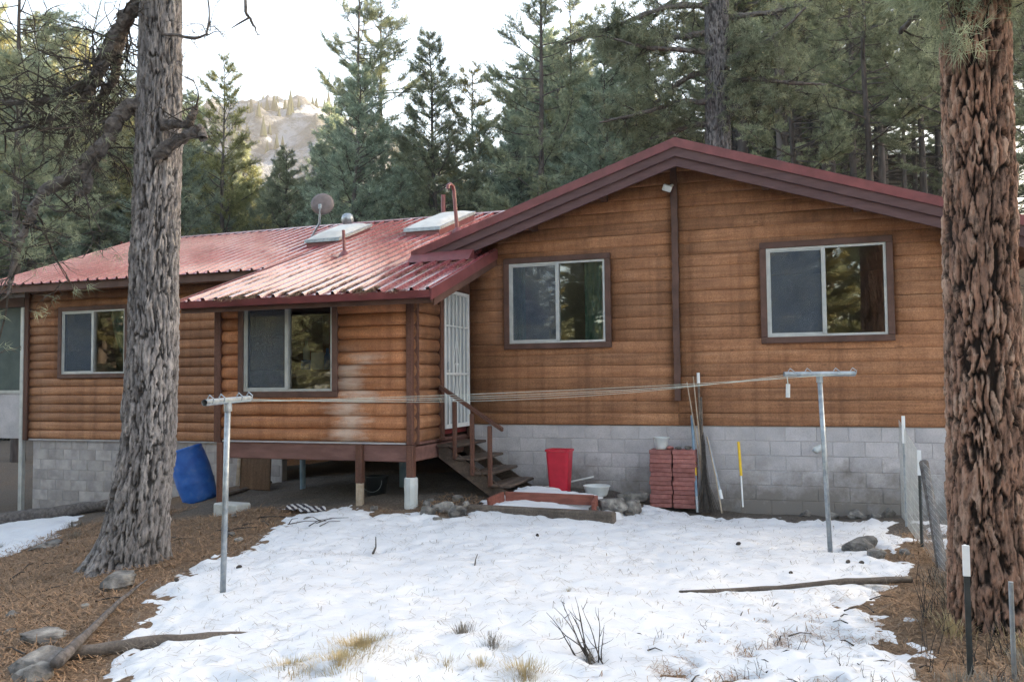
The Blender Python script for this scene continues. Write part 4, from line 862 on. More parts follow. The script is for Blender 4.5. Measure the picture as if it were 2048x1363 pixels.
X_, Y_ = np.meshgrid(np.linspace(0, 1, 34), np.linspace(0, 1, 16)); cx = -6.72+.62*X_+.06*np.sin(Y_*5); cy_ = 9.72+.34*Y_+.1*np.sin(X_*6); cz = ground(cx, cy_)+.03+.035*np.abs(fbm(X_*4, Y_*3, 0, 3, 8))+.02
def stripemat():
    m, nt, b = newmat('striped_cloth'); v = coords(nt, (1, 1, 1), 'Object', False); w = N(nt, 'ShaderNodeTexWave'); w.inputs['Scale'].default_value = 5.5; w.inputs['Distortion'].default_value = 1.2; w.bands_direction = 'DIAGONAL'; nt.links.new(v, w.inputs[0])
    nt.links.new(ramp(nt, w.outputs[1], [(.5, (.035, .03, .04)), (.62, (.5, .48, .47))]), b.inputs['Base Color']); b.inputs['Roughness'].default_value = .95; return m
tag(link(bpy.data.objects.new('cloth', grid_mesh('cloth', np.stack([cx, cy_, cz], -1), stripemat()))), 'crumpled black and white striped cloth on bare dirt', 'cloth')
# things on the sill behind the bay window
for nm, x, w, h, mt_, lb in (('carton', -6.72, .15, .14, m_blue, 'small blue carton behind the bay window'), ('box', -6.53, .2, .24, m_whitep, 'white printed box behind the bay window')):
    obj(nm, MB().bbox((x, YB+.19, 1.99+h/2), (w, .12, h), (0, 0, .1)), mt_, None, label=lb, cat='box')
for x, h, mt_, lb in ((-6.72, .26, m_whitep, 'white bottle standing on the blue carton'), (-6.38, .3, m_blue, 'blue bottle behind the bay window'), (-6.26, .26, m_curtain, 'green bottle at the right edge of the bay window')):
    z0 = 2.13 if mt_ is m_whitep else 1.99; obj('bottle', MB().lathe([(.001, 0), (.045, 0), (.047, h*.6), (.02, h*.8), (.018, h), (.001, h)], 14, (x, YB+.17, z0)), mt_, None, True, label=lb, cat='bottle')
obj('sill_counter', MB().box((-7.9, YB+.1, 1.62), (-5.2, YB+.7, 1.985)), m_stick, house)
def curtain(x0, x1, z0, z1, y, mat, label, folds=5, sway=0):
    X, Zz = np.meshgrid(np.linspace(0, 1, 48), np.linspace(0, 1, 18)); Px = x0+(x1-x0)*X+sway*(1-Zz)**1.5*(1-X); P = np.stack([Px, y+.03*np.sin(X*6.283*folds)*(1.1-.5*Zz), z0+(z1-z0)*Zz], -1)
    tag(link(bpy.data.objects.new('curtain', grid_mesh('curtain', P, mat))), label, 'curtain')
curtain(-3.12, -2.78, 2.2, 3.62, YG+.1, m_curtain, 'green curtain at the right of the left gable window', 4); curtain(-4.3, -4.05, 2.2, 3.62, YG+.1, m_curtain, 'green curtain at the left of the left gable window', 3)
curtain(-2.86, -2.72, 2.2, 3.62, YG+.075, m_sheer, 'narrow pale curtain edge in the left gable window', 2)
curtain(-12.98, -12.3, 2.0, 3.25, YL+.18, m_curtain, 'green tied curtain in the far left window', 6, .5)
# fence on the right
def wire_mesh(name, x0, y0, x1, y1, z0a, z1a, z0b, z1b, dx, dz, r, mat, label):
    L = math.hypot(x1-x0, y1-y0); n = int(L/dx); mb = MB()
    P = lambda t, s: (x0+(x1-x0)*t, y0+(y1-y0)*t, (z0a+(z0b-z0a)*t)*(1-s)+(z1a+(z1b-z1a)*t)*s)
    for i in range(n+1): mb.tube([P(i/n, 0), P(i/n, 1)], r, 3, False)
    m = int((z1a-z0a)/dz)
    for j in range(m+1): mb.tube([P(0, j/m), P(.5, j/m), P(1, j/m)], r, 3, False)
    return obj(name, mb, mat, None, label=label, cat='fence', recalc=False)
wire_mesh('wire_fence', 1.07, 11.95, 1.05, 9.78, .0, 1.25, .05, 1.02, .075, .1, .0026, m_alum, 'galvanised wire mesh panel running from the wall')
wire_mesh('wire_fence', 1.06, 9.7, 1.1, 7.35, .05, .95, .02, .8, .06, .06, .0012, m_galv, 'thin sagging netting in front of the right pine')
def tpost(x, y, z1, zw, label, mat=m_dark, r=.016):
    t = thing('fence_post', (x, y, gz(x, y)), label, 'fence post'); z = gz(x, y)
    obj('shaft', MB().box((x-r, y-.005, z-.1), (x+r, y+.005, zw)).box((x-.005, y+.0051, z-.1), (x+.005, y+.03, zw)), mat, t); obj('white_tip', MB().box((x-r-.003, y-.009, zw+.001), (x+r+.003, y+.012, z1)).box((x-.007, y+.0121, zw+.001), (x+.007, y+.033, z1)), m_white, t)
tpost(1.06, 11.3, 1.33, 1.0, 'slim fence post with white tip nearest the wall', m_galv); tpost(1.055, 9.76, 1.04, .78, 'dark fence post with white tip at the mesh end'); tpost(.85, 5.69, .8, .62, 'dark steel fence post with white tip at lower right')
t = thing('fence_pipe', (1.08, 5.72, 0), 'plain grey metal pipe post at the lower right edge', 'pipe'); obj('pipe', MB().tube([(1.09, 5.75, -.1), (1.08, 5.7, .6)], .014, 10), m_galv, t)
obj('wooden_brace', MB().tube([(1.12, 8.7, -.05), (1.1, 9.1, .4), (1.08, 9.6, .93)], [.05, .045, .045], 9, True, .06), m_limb, None, label='leaning wooden brace pole against the fence post', cat='pole')
f = thing('wire_fence', (-15.2, 12.2, -.8), 'old wire and picket fence at the far left edge', 'fence')
for i in range(12): obj('picket', MB().tube([(-16.4+i*.14, 12.3, -.9), (-16.4+i*.14+random.uniform(-.05, .05), 12.3, .25+random.uniform(-.1, .1))], .018, 5), m_twig, f)
for z in (-.4, 0.05): obj('wire', MB().tube([(-16.5, 12.28, z), (-14.8, 12.28, z-.02)], .006, 4), m_galv, f)

# ------------------------------------------------------------------ trees
def bark_trunk(name, path, nth, dz, z_fine, mat, parent, cell=(.085, .30), depth=.035, gap=.12, seed=1, ztop_dz=.25, roots=()):
    path = np.array(path); z = np.r_[np.arange(path[0, 2], z_fine, dz), np.arange(z_fine, path[-1, 2], ztop_dz)]
    cx = np.interp(z, path[:, 2], path[:, 0]); cy_ = np.interp(z, path[:, 2], path[:, 1]); R = np.interp(z, path[:, 2], path[:, 3])
    th = np.linspace(0, 2*math.pi, nth, endpoint=False); TH, Zg = np.meshgrid(th, z); Rg = R[:, None] + 0*TH
    def cells(w, h, sd, wu, wv):
        nc = max(6, int(2*math.pi*R.mean()/w)); U = TH/(2*math.pi)*nc; V = Zg/h
        U = U + wu*fbm(np.cos(TH)*2.6, np.sin(TH)*2.6, Zg*2.4, 4, sd+5); V = V + wv*fbm(np.cos(TH)*4+9, np.sin(TH)*4, Zg*2.2, 3, sd+6)
        i0, j0 = np.floor(U), np.floor(V); F1 = np.full(U.shape, 9.); F2 = np.full(U.shape, 9.); ID = np.zeros(U.shape)
        for a in (-1, 0, 1):
            for b in (-1, 0, 1):
                ci, cj = i0+a, j0+b; cw = np.mod(ci, nc); du = ci+.05+.9*h3(cw, cj, cw*0, sd)-U; dv = cj+.05+.9*h3(cw, cj, cw*0+1, sd)-V
                d = np.abs(du)*.8+np.hypot(du, dv)*.5 + .35*np.abs(dv); idv = h3(cw, cj, cw*0+2, sd); n1 = d < F1
                F2 = np.where(n1, F1, np.minimum(F2, d)); ID = np.where(n1, idv, ID); F1 = np.where(n1, d, F1)
        return F2-F1, ID
    w, h = cell; e, ID = cells(w, h, seed, .75, .6); e2, ID2 = cells(w*.42, h*.3, seed+50, .9, .8)
    fine = fbm(np.cos(TH)*16, np.sin(TH)*16, Zg*16, 4, seed+2); flake = fbm(np.cos(TH)*7, np.sin(TH)*7, Zg*4.5, 3, seed+3); wid = fbm(np.cos(TH)*3, np.sin(TH)*3, Zg*1.7, 3, seed+8)
    rag = fbm(np.cos(TH)*7, np.sin(TH)*7, Zg*26, 3, seed+12); e = e + .07*fine + .09*rag - gap*(.6+.8*wid); plate = sstep(0, .07, e); sub = sstep(.0, .08, e2+.05*fine)
    disp = depth*(plate*(.55+.35*ID+.1*sstep(.1, .5, e)) - .6) + plate*(.006*sub*(.4+ID2) + .014*np.round(flake*2.5+.9*ID2)/2.5) + .006*fine
    rr = Rg + disp
    for (ra, rs, rz, rl) in roots:
        k = np.exp(-(np.angle(np.exp(1j*(TH-ra)))/rs)**2); rr = rr + rl*k*np.exp(-np.maximum(0, Zg-path[0, 2]-.1)/rz)
    P = np.stack([cx[:, None]+rr*np.cos(TH), cy_[:, None]+rr*np.sin(TH), Zg], -1)
    b0 = Vector((path[0, 0], path[0, 1], path[0, 2])); P = P - np.array(b0)
    me = grid_mesh(name, P, mat, {'plate': np.clip(.5*ID+.45*ID2+.05+.45*flake+.3*fine, 0, 1), 'furrow': (1-sstep(.0, .16, e))*.95}, wrap=True)
    return link(bpy.data.objects.new(name, me), parent, b0)
def wander(p, d, L, n, bend=.25, up=0.0):
    P = [Vector(p)]; d = Vector(d).normalized()
    for i in range(n):
        d = (d + Vector((random.gauss(0, bend), random.gauss(0, bend), random.gauss(0, bend)+up))).normalized(); P.append(P[-1] + d*(L/n))
    return P, d
def dead_twigs(mb, pts, n, L, r, depth=2, bend=.3, up=0, tips=None):
    for q in range(n):
        t = random.uniform(.15, 1)*(len(pts)-1); i = min(int(t), len(pts)-2); p = pts[i].lerp(pts[i+1], t-i); ax = (pts[i+1]-pts[i]).normalized()
        d = (ax*.7 + Vector((random.gauss(0, 1), random.gauss(0, 1), random.gauss(0, .8)))).normalized()
        l = L*random.uniform(.45, 1.2); P, dd = wander(p, d, l, 5, bend, up); mb.tube(P, [r*(1-.75*k/5) for k in range(6)], 4 if depth < 2 else 5, False)
        if tips is not None and depth <= 1: tips.append((P[-1], dd))
        if depth > 0: dead_twigs(mb, P, random.randint(2, 4), l*.55, r*.55, depth-1, bend, up, tips)
def tufts(C, A, K, L, w, spread=.75, droop=0.0):
    """needle bundles: C centres, A axes -> triangle vertices"""
    n = len(C); C = np.repeat(C, K, 0); A = np.repeat(A, K, 0); d = A + rng.normal(0, spread, (n*K, 3)); d[:, 2] -= droop; d /= np.linalg.norm(d, axis=1)[:, None]
    s = np.cross(d, rng.normal(0, 1, (n*K, 3))); s /= np.linalg.norm(s, axis=1)[:, None]+1e-9; l = L*rng.uniform(.6, 1.15, (n*K, 1))
    b = C + rng.normal(0, L*.16, (n*K, 3)); V = np.stack([b-s*w/2, b+s*w/2, b+d*l], 1).reshape(-1, 3)
    return V, np.repeat(np.repeat(rng.uniform(0, 1, n), K)*.7 + rng.uniform(0, .3, n*K), 3)
def pine(name, H, kind, seed, mat, K=14, dens=7.5):
    """prototype tree at the origin: returns trunk, branches and crown meshes"""
    random.seed(seed); wood_ = MB(); dead = MB(); C, A = [], []
    r0 = H*{'A': .0125, 'B': .0115, 'C': .0105, 'E': .012}[kind]; lean = [(0, 0, -1.0)]; nz_ = 16; off = Vector((0, 0, 0))
    for i in range(1, nz_+1):
        off += Vector((random.gauss(0, .035), random.gauss(0, .035), 0)); lean.append((off.x, off.y, H*i/nz_))
    P = [Vector(p) for p in lean]; wood_.tube(P, [r0*max(.05, (1-.93*i/nz_)) * (1.25 if i == 0 else 1) for i in range(nz_+1)], 10, False, .05)
    def at(z):
        t = max(0, min(nz_-1e-6, z/H*nz_)); i = int(t); return P[i].lerp(P[i+1], t-i) if i else Vector((0, 0, 0)).lerp(P[1], t)
    def branch(z, az, L, el, leaf=.35, curl=.12):
        b = at(z); d = Vector((math.cos(az)*math.cos(el), math.sin(az)*math.cos(el), math.sin(el))); pts = [b]; n = 7
        for i in range(n):
            d = (d + Vector((random.gauss(0, .1), random.gauss(0, .1), curl*(i/n) + random.gauss(0, .07)))).normalized(); pts.append(pts[-1]+d*(L/n))
        r = .012+L*.011; dead.tube(pts, [r*(1-.85*i/n) for i in range(n+1)], 4, False)
        ns = int(4+L*dens)
        for q in range(ns):
            t = random.uniform(leaf, 1)*n; i = min(int(t), n-1); p = pts[i].lerp(pts[i+1], t-i); ax = (pts[i+1]-pts[i]).normalized()
            side = ax.cross(Vector((0, 0, 1))).normalized()*random.choice((-1, 1)); dd = (ax*.75 + side*random.uniform(.3, 1.1) + Vector((0, 0, random.uniform(-.25, .45)))).normalized()
            l = L*random.uniform(.12, .34)*(1.15-.5*t/n) + .12; e_ = p + dd*l
            if random.random() < .55: dead.tube([p, p.lerp(e_, .5)+Vector((0, 0, .02)), e_], [.01, .008, .004], 3, False)
            m = max(2, int(l/.12))
            for k in range(m):
                f = (k+1)/m; C.append(p.lerp(e_, f)); A.append((dd + Vector((0, 0, .35))).normalized())
        C.append(pts[-1]); A.append(d)
    if kind == 'A':
        nb = 165
        for i in range(nb):
            t = .07+.925*(i/nb)**.95; z = t*H; L = H*.25*(1-t)**.78*random.uniform(.7, 1.15)+.22
            if random.random() < .06: L *= 1.25
            branch(z, i*2.4+random.gauss(0, .4), L, -.12+.75*t+random.gauss(0, .12), .22)
    elif kind == 'E':
        nb = 84
        for i in range(nb):
            t = .2+.79*(i/nb); z = t*H; L = H*.2*(1-t)**.6*random.uniform(.5, 1.2)+.3; branch(z, i*2.4+random.gauss(0, .5), L, .05+.6*t+random.gauss(0, .18), .35)
    elif kind == 'B':
        nb = 74
        for i in range(nb):
            t = .34+.65*(i/nb); z = t*H; L = H*.135*((1-t)/.66)**.45*random.uniform(.45, 1.25)+.35; branch(z, random.uniform(0, 6.28), L, -.1+.7*(t-.3)+random.gauss(0, .22), .45, .2)
        for q in range(14):
            z = random.uniform(.1, .38)*H; az = random.uniform(0, 6.28); Pq, _ = wander(at(z), (math.cos(az), math.sin(az), random.uniform(-.3, .25)), random.uniform(.5, 2.2), 5, .2); dead.tube(Pq, [.03*(1-.8*k/5) for k in range(6)], 4, False)
    else:
        nb = 54
        for i in range(nb):
            t = .46+.53*(i/nb); z = t*H; L = H*.13*((1-t)/.54)**.5*random.uniform(.4, 1.3)+.4; branch(z, random.uniform(0, 6.28), L, -.15+.7*(t-.4)+random.gauss(0, .25), .45, .2)
        for q in range(40):
            z = random.uniform(.08, .55)*H; az = random.uniform(0, 6.28); Pq, _ = wander(at(z), (math.cos(az), math.sin(az), random.uniform(-.45, .2)), random.uniform(.5, 2.8), 6, .2, .03); dead.tube(Pq, [.028*(1-.8*k/6) for k in range(7)], 4, False)
            if random.random() < .5: dead_twigs(dead, Pq, 3, .7, .012, 0)
    C = np.array([tuple(c) for c in C]); A = np.array([tuple(a) for a in A]); V, T = tufts(C, A, K, .165, .02, .85)
    return dict(H=H, trunk=mesh(name+'_trunk', [tuple(v) for v in wood_.v], wood_.f, m_barkfar, True), branch=mesh(name+'_branches', [tuple(v) for v in dead.v], dead.f, m_barkfar), crown=tri_mesh(name+'_crown', V, 3, mat, T))
PT = {'A': [pine('pine', 14, 'A', 3, m_pine), pine('pine', 13, 'A', 8, m_pineblue)], 'B': [pine('pine', 24, 'B', 5, m_pine), pine('pine', 23, 'B', 15, m_pine)], 'C': [pine('pine', 22, 'C', 21, m_pine), pine('pine', 21, 'C', 25, m_pine)], 'E': [pine('pine', 15, 'E', 31, m_gold), pine('pine', 14, 'E', 35, m_far)]}
random.seed(5)
def plant_tree(x, y, ztop, kind, which, label, group=None, zb=None, rot=None, cat='tree', name='pine_tree', wide=None):
    pt = PT[kind][which]; zb = gz(x, y) if zb is None else zb; s = max(.25, (ztop-zb)/pt['H']); w = wide or min(1.35*s, max(.75*s, s*random.uniform(.9, 1.1)))
    r = thing(name, (x, y, zb), label, cat, group); r.scale = (w, w, s); r.rotation_euler = (random.uniform(-.015, .015), random.uniform(-.015, .015), random.uniform(0, 6.28) if rot is None else rot)
    for nm in ('trunk', 'branch', 'crown'):
        o = bpy.data.objects.new({'trunk': 'trunk', 'branch': 'branches', 'crown': 'crown'}[nm], pt[nm]); col.objects.link(o); o.parent = r
    return r
TREES = [(-17.1,14.7,12.6,'B',0,'thin scraggly pine left of the big grey trunk'),(-27.4,25.8,16.0,'B',1,'bare-limbed pine at the upper left corner'),(-34.0,35.0,18.2,'A',0,None),(-19.6,22.4,11.5,'A',1,None),
 (-20.4,26.2,13.8,'E',1,'pale green pine just right of the big grey trunk'),(-17.3,25.4,10.0,'A',0,'small dark pine left of the satellite dish'),(-13.7,23.4,11.9,'A',1,'dense conical pine directly behind the satellite dish'),(-16.2,28.6,17.8,'B',0,'left of the twin tall pines rising above the dish'),(-15.5,29.9,17.5,'B',1,'right of the twin tall pines rising above the dish'),
 (-11.4,25.2,13.1,'A',0,'pointed dense pine standing alone behind the skylights'),(-17.8,45.9,20.1,'E',0,'yellowish sunlit pine behind the pointed dense pine'),(-7.2,23.3,15.2,'B',0,'tall leafy pine left of the gable peak'),(-8.2,30.3,17.0,'C',0,'slender bare trunk pine left of the gable peak'),(-5.8,26.1,12.7,'A',1,'bushy mid-height pine above the left gable slope'),(-6.9,39.2,18.2,'A',0,None),
 (-.3,31.0,16.9,'C',1,'dark branchy pine right of the large gable trunk'),(-1.7,46.1,23.1,'B',1,None),(.5,41.7,19.1,'A',0,None),(1.8,35.7,20.9,'C',0,None),(2.0,29.6,18.3,'C',1,None),(2.9,35.1,20.3,'C',0,None),(4.1,40.8,20.9,'C',1,None),(5.8,51.7,25.9,'C',0,None),(4.0,32.3,19.5,'C',0,None),(4.2,28.3,15.6,'C',1,'dark pine trunk touching the big red trunk on its left'),
 (1.7,52.6,22.5,'A',1,None),(-3.4,56.1,23.0,'A',0,None),(-7.3,49.6,19.7,'A',1,None),(-14.0,57.6,22.1,'A',0,None),(-19.4,55.8,17.4,'E',0,None),(-20.1,40.0,13.4,'A',1,None),(-27.4,42.7,13.7,'A',0,None),(-32.9,40.8,15.0,'E',1,None),(-26.7,21.9,13.7,'B',1,None),(-33.5,30.2,12.9,'A',1,None),(-23.4,23.2,9.6,'A',0,None),(-43.5,47.7,15.3,'A',1,None),(-24.2,33.5,9.6,'E',0,None),(6.0,27.0,12.4,'C',0,None),(9.3,39.5,19.3,'B',0,None),(8.0,44.3,19.5,'A',0,None)]
def wood_tree(x, y, zt, k, w):
    look = {'A': 'dense dark conical', 'E': 'pale loose-crowned', 'B': 'tall sparse-crowned', 'C': 'bare-trunked dead-limbed'}[k]; side = 'gable roof' if x > -9 else 'low roof'
    plant_tree(x, y, zt, k, w, '%s forest pine standing behind the %s' % (look, side), '%s pines behind the %s' % (look, side))
for x, y, zt, k, w, lb in TREES:
    if y < 32 and x < -4: x, y, zt = x*1.4, y*1.4, 1.8+(zt-1.8)*1.4
    if lb: plant_tree(x, y, zt, k, w, lb)
    else: wood_tree(x, y, zt, k, w)
for q in range(16):
    az = math.radians(random.uniform(-21, 16)); r = random.uniform(58, 105); x, y = r*math.sin(az), r*math.cos(az); zb = gz(x, y); plant_tree(x, y, zb+random.uniform(11, 17), random.choice('AACB'), random.randint(0, 1), 'one of the distant pines high on the slope behind the cabin', 'distant pines up the slope')
for q in range(20):
    az = math.radians(random.uniform(-50, -24)); r = random.uniform(60, 120); x, y = r*math.sin(az), r*math.cos(az); zb = gz(x, y); plant_tree(x, y, zb+random.uniform(9, 15)*(.8 if az > math.radians(-37) else 1), random.choice('AAE'), random.randint(0, 1), 'one of the distant valley pines at left behind the roof', 'distant valley pines')
for q in range(24):
    az = math.radians(random.uniform(-40, -26)); r = random.uniform(190, 300); x, y = r*math.sin(az), r*math.cos(az); zt = 1.8 + r*random.uniform(.14, .27); plant_tree(x, y, zt, 'E', random.randint(0, 1), 'one of the far sunlit golden trees below the snowy hill', 'sunlit golden trees below the hill', zb=zt-random.uniform(14, 20), wide=1.1)
SKY = np.array([(-200, -60), (0, -40), (250, 20), (370, 140), (480, 165), (505, 300), (640, 300), (660, 180), (780, 220), (800, 290), (850, 200), (920, 220), (945, 230), (985, 40), (1300, 0), (2300, -40)])
for q in range(104):      # the rest of the wood behind the cabin
    px = random.uniform(-150, 2150); az = -YAW + math.atan((px-1024)/1700); r = random.uniform(36, 72)/math.cos(az+YAW); x, y = r*math.sin(az), r*math.cos(az)
    zt = 1.8 + r*math.cos(az+YAW)*(761-np.interp(px, SKY[:, 0], SKY[:, 1]))/1700*random.uniform(.72, 1); right = x > -9
    if px > 1330 and q % 3: zt = 1.8 + (zt-1.8)*1.5
    if (1380 < px < 1500 and r < 40) or 1770 < px < 1885: continue
    wood_tree(x, y, zt, random.choice('CCCB' if px > 1330 else 'AABC' if right else 'AAAE' if px > 330 else 'ABBE'), random.randint(0, 1))
for q in range(14):      # slim trunks close behind the right roof slope
    px = 1500 + q*27 + random.uniform(-9, 9); az = -YAW + math.atan((px-1024)/1700); r = random.uniform(30, 46)/math.cos(az+YAW); x, y = r*math.sin(az), r*math.cos(az)
    if not 1780 < px < 1875: wood_tree(x, y, 1.8 + r*.92, 'C', q % 2)
for q in range(95):      # what the window panes mirror
    az = math.radians(random.uniform(140, 262)); r = random.uniform(20, 62); x, y = r*math.sin(az)-2, r*math.cos(az)
    plant_tree(x, y, gz(x, y)+random.uniform(10, 20), random.choice('AE'), 0, 'one of the trees mirrored in the window glass', 'trees mirrored in the windows')
HV = []      # the wood on the far hill, too many and too far to tell apart
for P_ in hill_pts:
    q = P_.reshape(-1, 3); q = q[rng.choice(len(q), 12000, replace=False)]; q = q[(fbm(q[:, 0]/45, q[:, 1]/45, 0, 3, 81) + .7*(105-q[:, 2])/70 > -.05) & (q[:, 2] > -5)]; hgt = rng.uniform(4, 9, len(q))
    for j in range(6):
        a0, a1 = j*1.0472, (j+1)*1.0472; w_ = hgt*.2; HV.append(np.stack([q + np.stack([w_*math.cos(a0), w_*math.sin(a0), 0*w_], -1), q + np.stack([w_*math.cos(a1), w_*math.sin(a1), 0*w_], -1), q + np.stack([0*w_, 0*w_, hgt], -1)], 1).reshape(-1, 3))
HV = np.concatenate(HV); tag(link(bpy.data.objects.new('far_wood', tri_mesh('far_wood', HV, 3, m_farwood, rng.uniform(0, 1, len(HV))))), 'tiny conifers dotting the far snowy hill', kind='stuff')
random.seed(41)
# the big grey pine at left
lt = thing('pine_tree', (-6.98, 7.42, -.2), 'huge grey-barked pine trunk in front of the cabin left half', 'tree')
bark_trunk('trunk', [(-7.03, 7.42, -.45, .42), (-6.98, 7.42, -.09, .345), (-6.88, 7.42, .5, .295), (-6.78, 7.42, 1.09, .265), (-6.7, 7.4, 2.17, .243), (-6.65, 7.36, 3.25, .228), (-6.58, 7.33, 4.34, .215), (-6.52, 7.27, 5.96, .196), (-6.45, 7.25, 8, .2), (-6.4, 7.2, 13, .06)], 230, .0165, 6.3, m_barkgrey, lt, (.065, .33), .036, .07, seed=4, roots=((3.3, .45, .28, .42), (4.4, .4, .22, .2), (5.9, .35, .25, .12), (.6, .4, .25, .15)))
def limb(parent, pts, r, twn, twl, name='limb', tips=None, twr=.012, up=0):
    K_ = [Vector(p) for p in pts]; P = []; R_ = []; ns = 12 if r[0] > .03 else 5
    for i in range(len(K_)-1):
        p0, p1, p2, p3 = K_[max(i-1, 0)], K_[i], K_[i+1], K_[min(i+2, len(K_)-1)]
        for t in np.linspace(0, 1, ns+1)[:-1]:
            P.append(.5*((2*p1)+(p2-p0)*t+(2*p0-5*p1+4*p2-p3)*t*t+(3*p1-p0-3*p2+p3)*t**3) + Vector([random.gauss(0, .006) for _ in range(3)])); R_.append((r[i]+(r[i+1]-r[i])*t)*random.uniform(.93, 1.07))
    P.append(K_[-1]); R_.append(r[-1]); tb_ = MB().tube(P, R_, 18 if r[0] > .03 else 7, True); V_ = np.array(tb_.v); nn = 18 if r[0] > .03 else 7; Cn = np.repeat(np.array([tuple(p) for p in P]), nn, 0)
    k_ = fbm(V_[:, 0]*16, V_[:, 1]*16, V_[:, 2]*9, 4, 17); V_ = Cn + (V_-Cn)*(1+.26*np.round(k_*3)/3+.1*k_)[:, None]; tb_.v = [tuple(v) for v in V_]
    o = obj(name, tb_, m_limb, parent, False); mb = MB(); dead_twigs(mb, P, twn, twl, twr, 2, .3, up, tips)
    if mb.v: obj('twigs', mb, m_twig, o, recalc=False)
    return P
tips = []
limb(lt, [(-6.6, 7.25, 4.83), (-6.87, 7.11, 4.71), (-7.04, 7.01, 4.35), (-7.28, 6.89, 4.05), (-7.55, 6.75, 3.83), (-7.66, 6.68, 3.59), (-7.75, 6.61, 3.21), (-7.81, 6.56, 2.74)], [.11, .08, .072, .07, .058, .045, .03, .015], 34, .9, tips=tips)
limb(lt, [(-6.55, 7.2, 6.05), (-6.83, 7.17, 5.83), (-6.98, 7.18, 5.69), (-7.16, 7.18, 5.41), (-7.33, 7.19, 5.15), (-7.59, 7.16, 4.9), (-8.0, 7.08, 4.72), (-8.47, 6.98, 4.63)], [.10, .088, .08, .07, .06, .042, .026, .014], 48, 1.1, tips=tips)
limb(lt, [(-7.0, 7.22, 5.73), (-7.13, 7.3, 5.44), (-7.27, 7.37, 5.2), (-7.54, 7.39, 4.96), (-7.78, 7.42, 4.82), (-8.2, 7.5, 4.4)], [.06, .055, .05, .04, .03, .014], 38, 1.0, tips=tips)
limb(lt, [(-7.33, 7.15, 5.15), (-7.8, 7.09, 4.98), (-8.14, 7.07, 4.96), (-8.75, 7.04, 5.05)], [.05, .04, .03, .012], 22, .9, tips=tips)
limb(lt, [(-7.04, 7.01, 4.35), (-7.2, 6.95, 4.1), (-7.12, 6.9, 3.9), (-7.25, 6.85, 3.75)], [.06, .06, .05, .02], 4, .4)
limb(lt, [(-6.45, 7.13, 4.2), (-6.05, 7.14, 4.39), (-5.89, 7.15, 4.42), (-5.83, 7.12, 4.33)], [.07, .06, .055, .04], 4, .35); limb(lt, [(-6.4, 7.14, 4.54), (-6.06, 7.13, 4.5), (-5.96, 7.11, 4.56), (-5.89, 7.08, 4.66)], [.06, .045, .04, .018], 3, .3)
limb(lt, [(-6.35, 7.12, 5.5), (-5.93, 7.19, 5.42), (-5.84, 7.21, 5.58), (-5.85, 7.2, 5.95)], [.02, .014, .01, .004], 9, .4, twr=.005)
hb = limb(lt, [(-6.4, 7.2, 7.2), (-5.4, 6.6, 7.0), (-4.5, 5.9, 6.0), (-4.31, 5.76, 4.96), (-4.28, 5.78, 4.81), (-4.2, 5.81, 4.66)], [.07, .04, .025, .014, .011, .004], 0, .4); obj('twigs', MB().tube([(-4.28, 5.78, 4.81), (-4.36, 5.75, 4.76), (-4.42, 5.73, 4.72)], [.009, .007, .003], 5), m_twig, lt)
for q in range(9):
    az = random.uniform(2.2, 5.2); z = random.uniform(6.6, 11.5); L = random.uniform(1.4, 2.6); limb(lt, [(-6.48, 7.24, z), (-6.48+math.cos(az)*L*.5, 7.24+math.sin(az)*L*.5, z+.15), (-6.48+math.cos(az)*L, 7.24+math.sin(az)*L, z+.1)], [.06, .04, .015], 8, .8, tips=tips)
def crown_on(parent, tips, K, L, w, mat, mult=2, sp=.9):
    C = np.array([tuple(t[0]) for t in tips for q in range(mult)]) + rng.normal(0, .05, (len(tips)*mult, 3)); A = np.array([tuple(t[1]) for t in tips for q in range(mult)]); V, T = tufts(C, A, K, L, w, sp)
    c = np.array(WO[parent.name]); link(bpy.data.objects.new('crown', tri_mesh('crown', V-c, 3, mat, T)), parent, tuple(c))
random.shuffle(tips); crown_on(lt, tips[:int(len(tips)*.22)], 16, .13, .006, m_pine, 1)
random.seed(77)
# the big red pine at right
r_t = thing('pine_tree', (1.22, 7.04, -.1), 'huge orange-barked pine trunk at the right edge', 'tree')
bark_trunk('trunk', [(1.24, 7.05, -.4, .37), (1.22, 7.03, 0, .295), (1.205, 7.0, .45, .262), (1.195, 6.98, .9, .246), (1.19, 6.93, 1.99, .228), (1.195, 6.88, 3.07, .22), (1.20, 6.82, 4.3, .21), (1.22, 6.8, 8, .2), (1.2, 6.8, 14, .06)], 250, .0145, 4.9, m_barkred, r_t, (.062, .25), .03, .16, seed=12, roots=((3.6, .4, .2, .12), (5.2, .4, .2, .1)))
tips = []
for q in range(16):
    az = random.uniform(0, 6.28); z = random.uniform(6.2, 12) if q > 5 else random.uniform(4.5, 4.9); L = random.uniform(1.2, 2.4) if q > 5 else random.uniform(.35, .6)
    if q <= 5: az = random.uniform(2.4, 5.6)
    limb(r_t, [(1.21, 6.82, z), (1.21+math.cos(az)*L*.5, 6.82+math.sin(az)*L*.5, z+.05), (1.21+math.cos(az)*L, 6.82+math.sin(az)*L, z-.12)], [.045, .03, .012], 9 if q > 5 else 4, .6 if q > 5 else .4, tips=tips, twr=.008)
crown_on(r_t, tips, 22, .15, .0055, m_pine, 2)
random.seed(23)
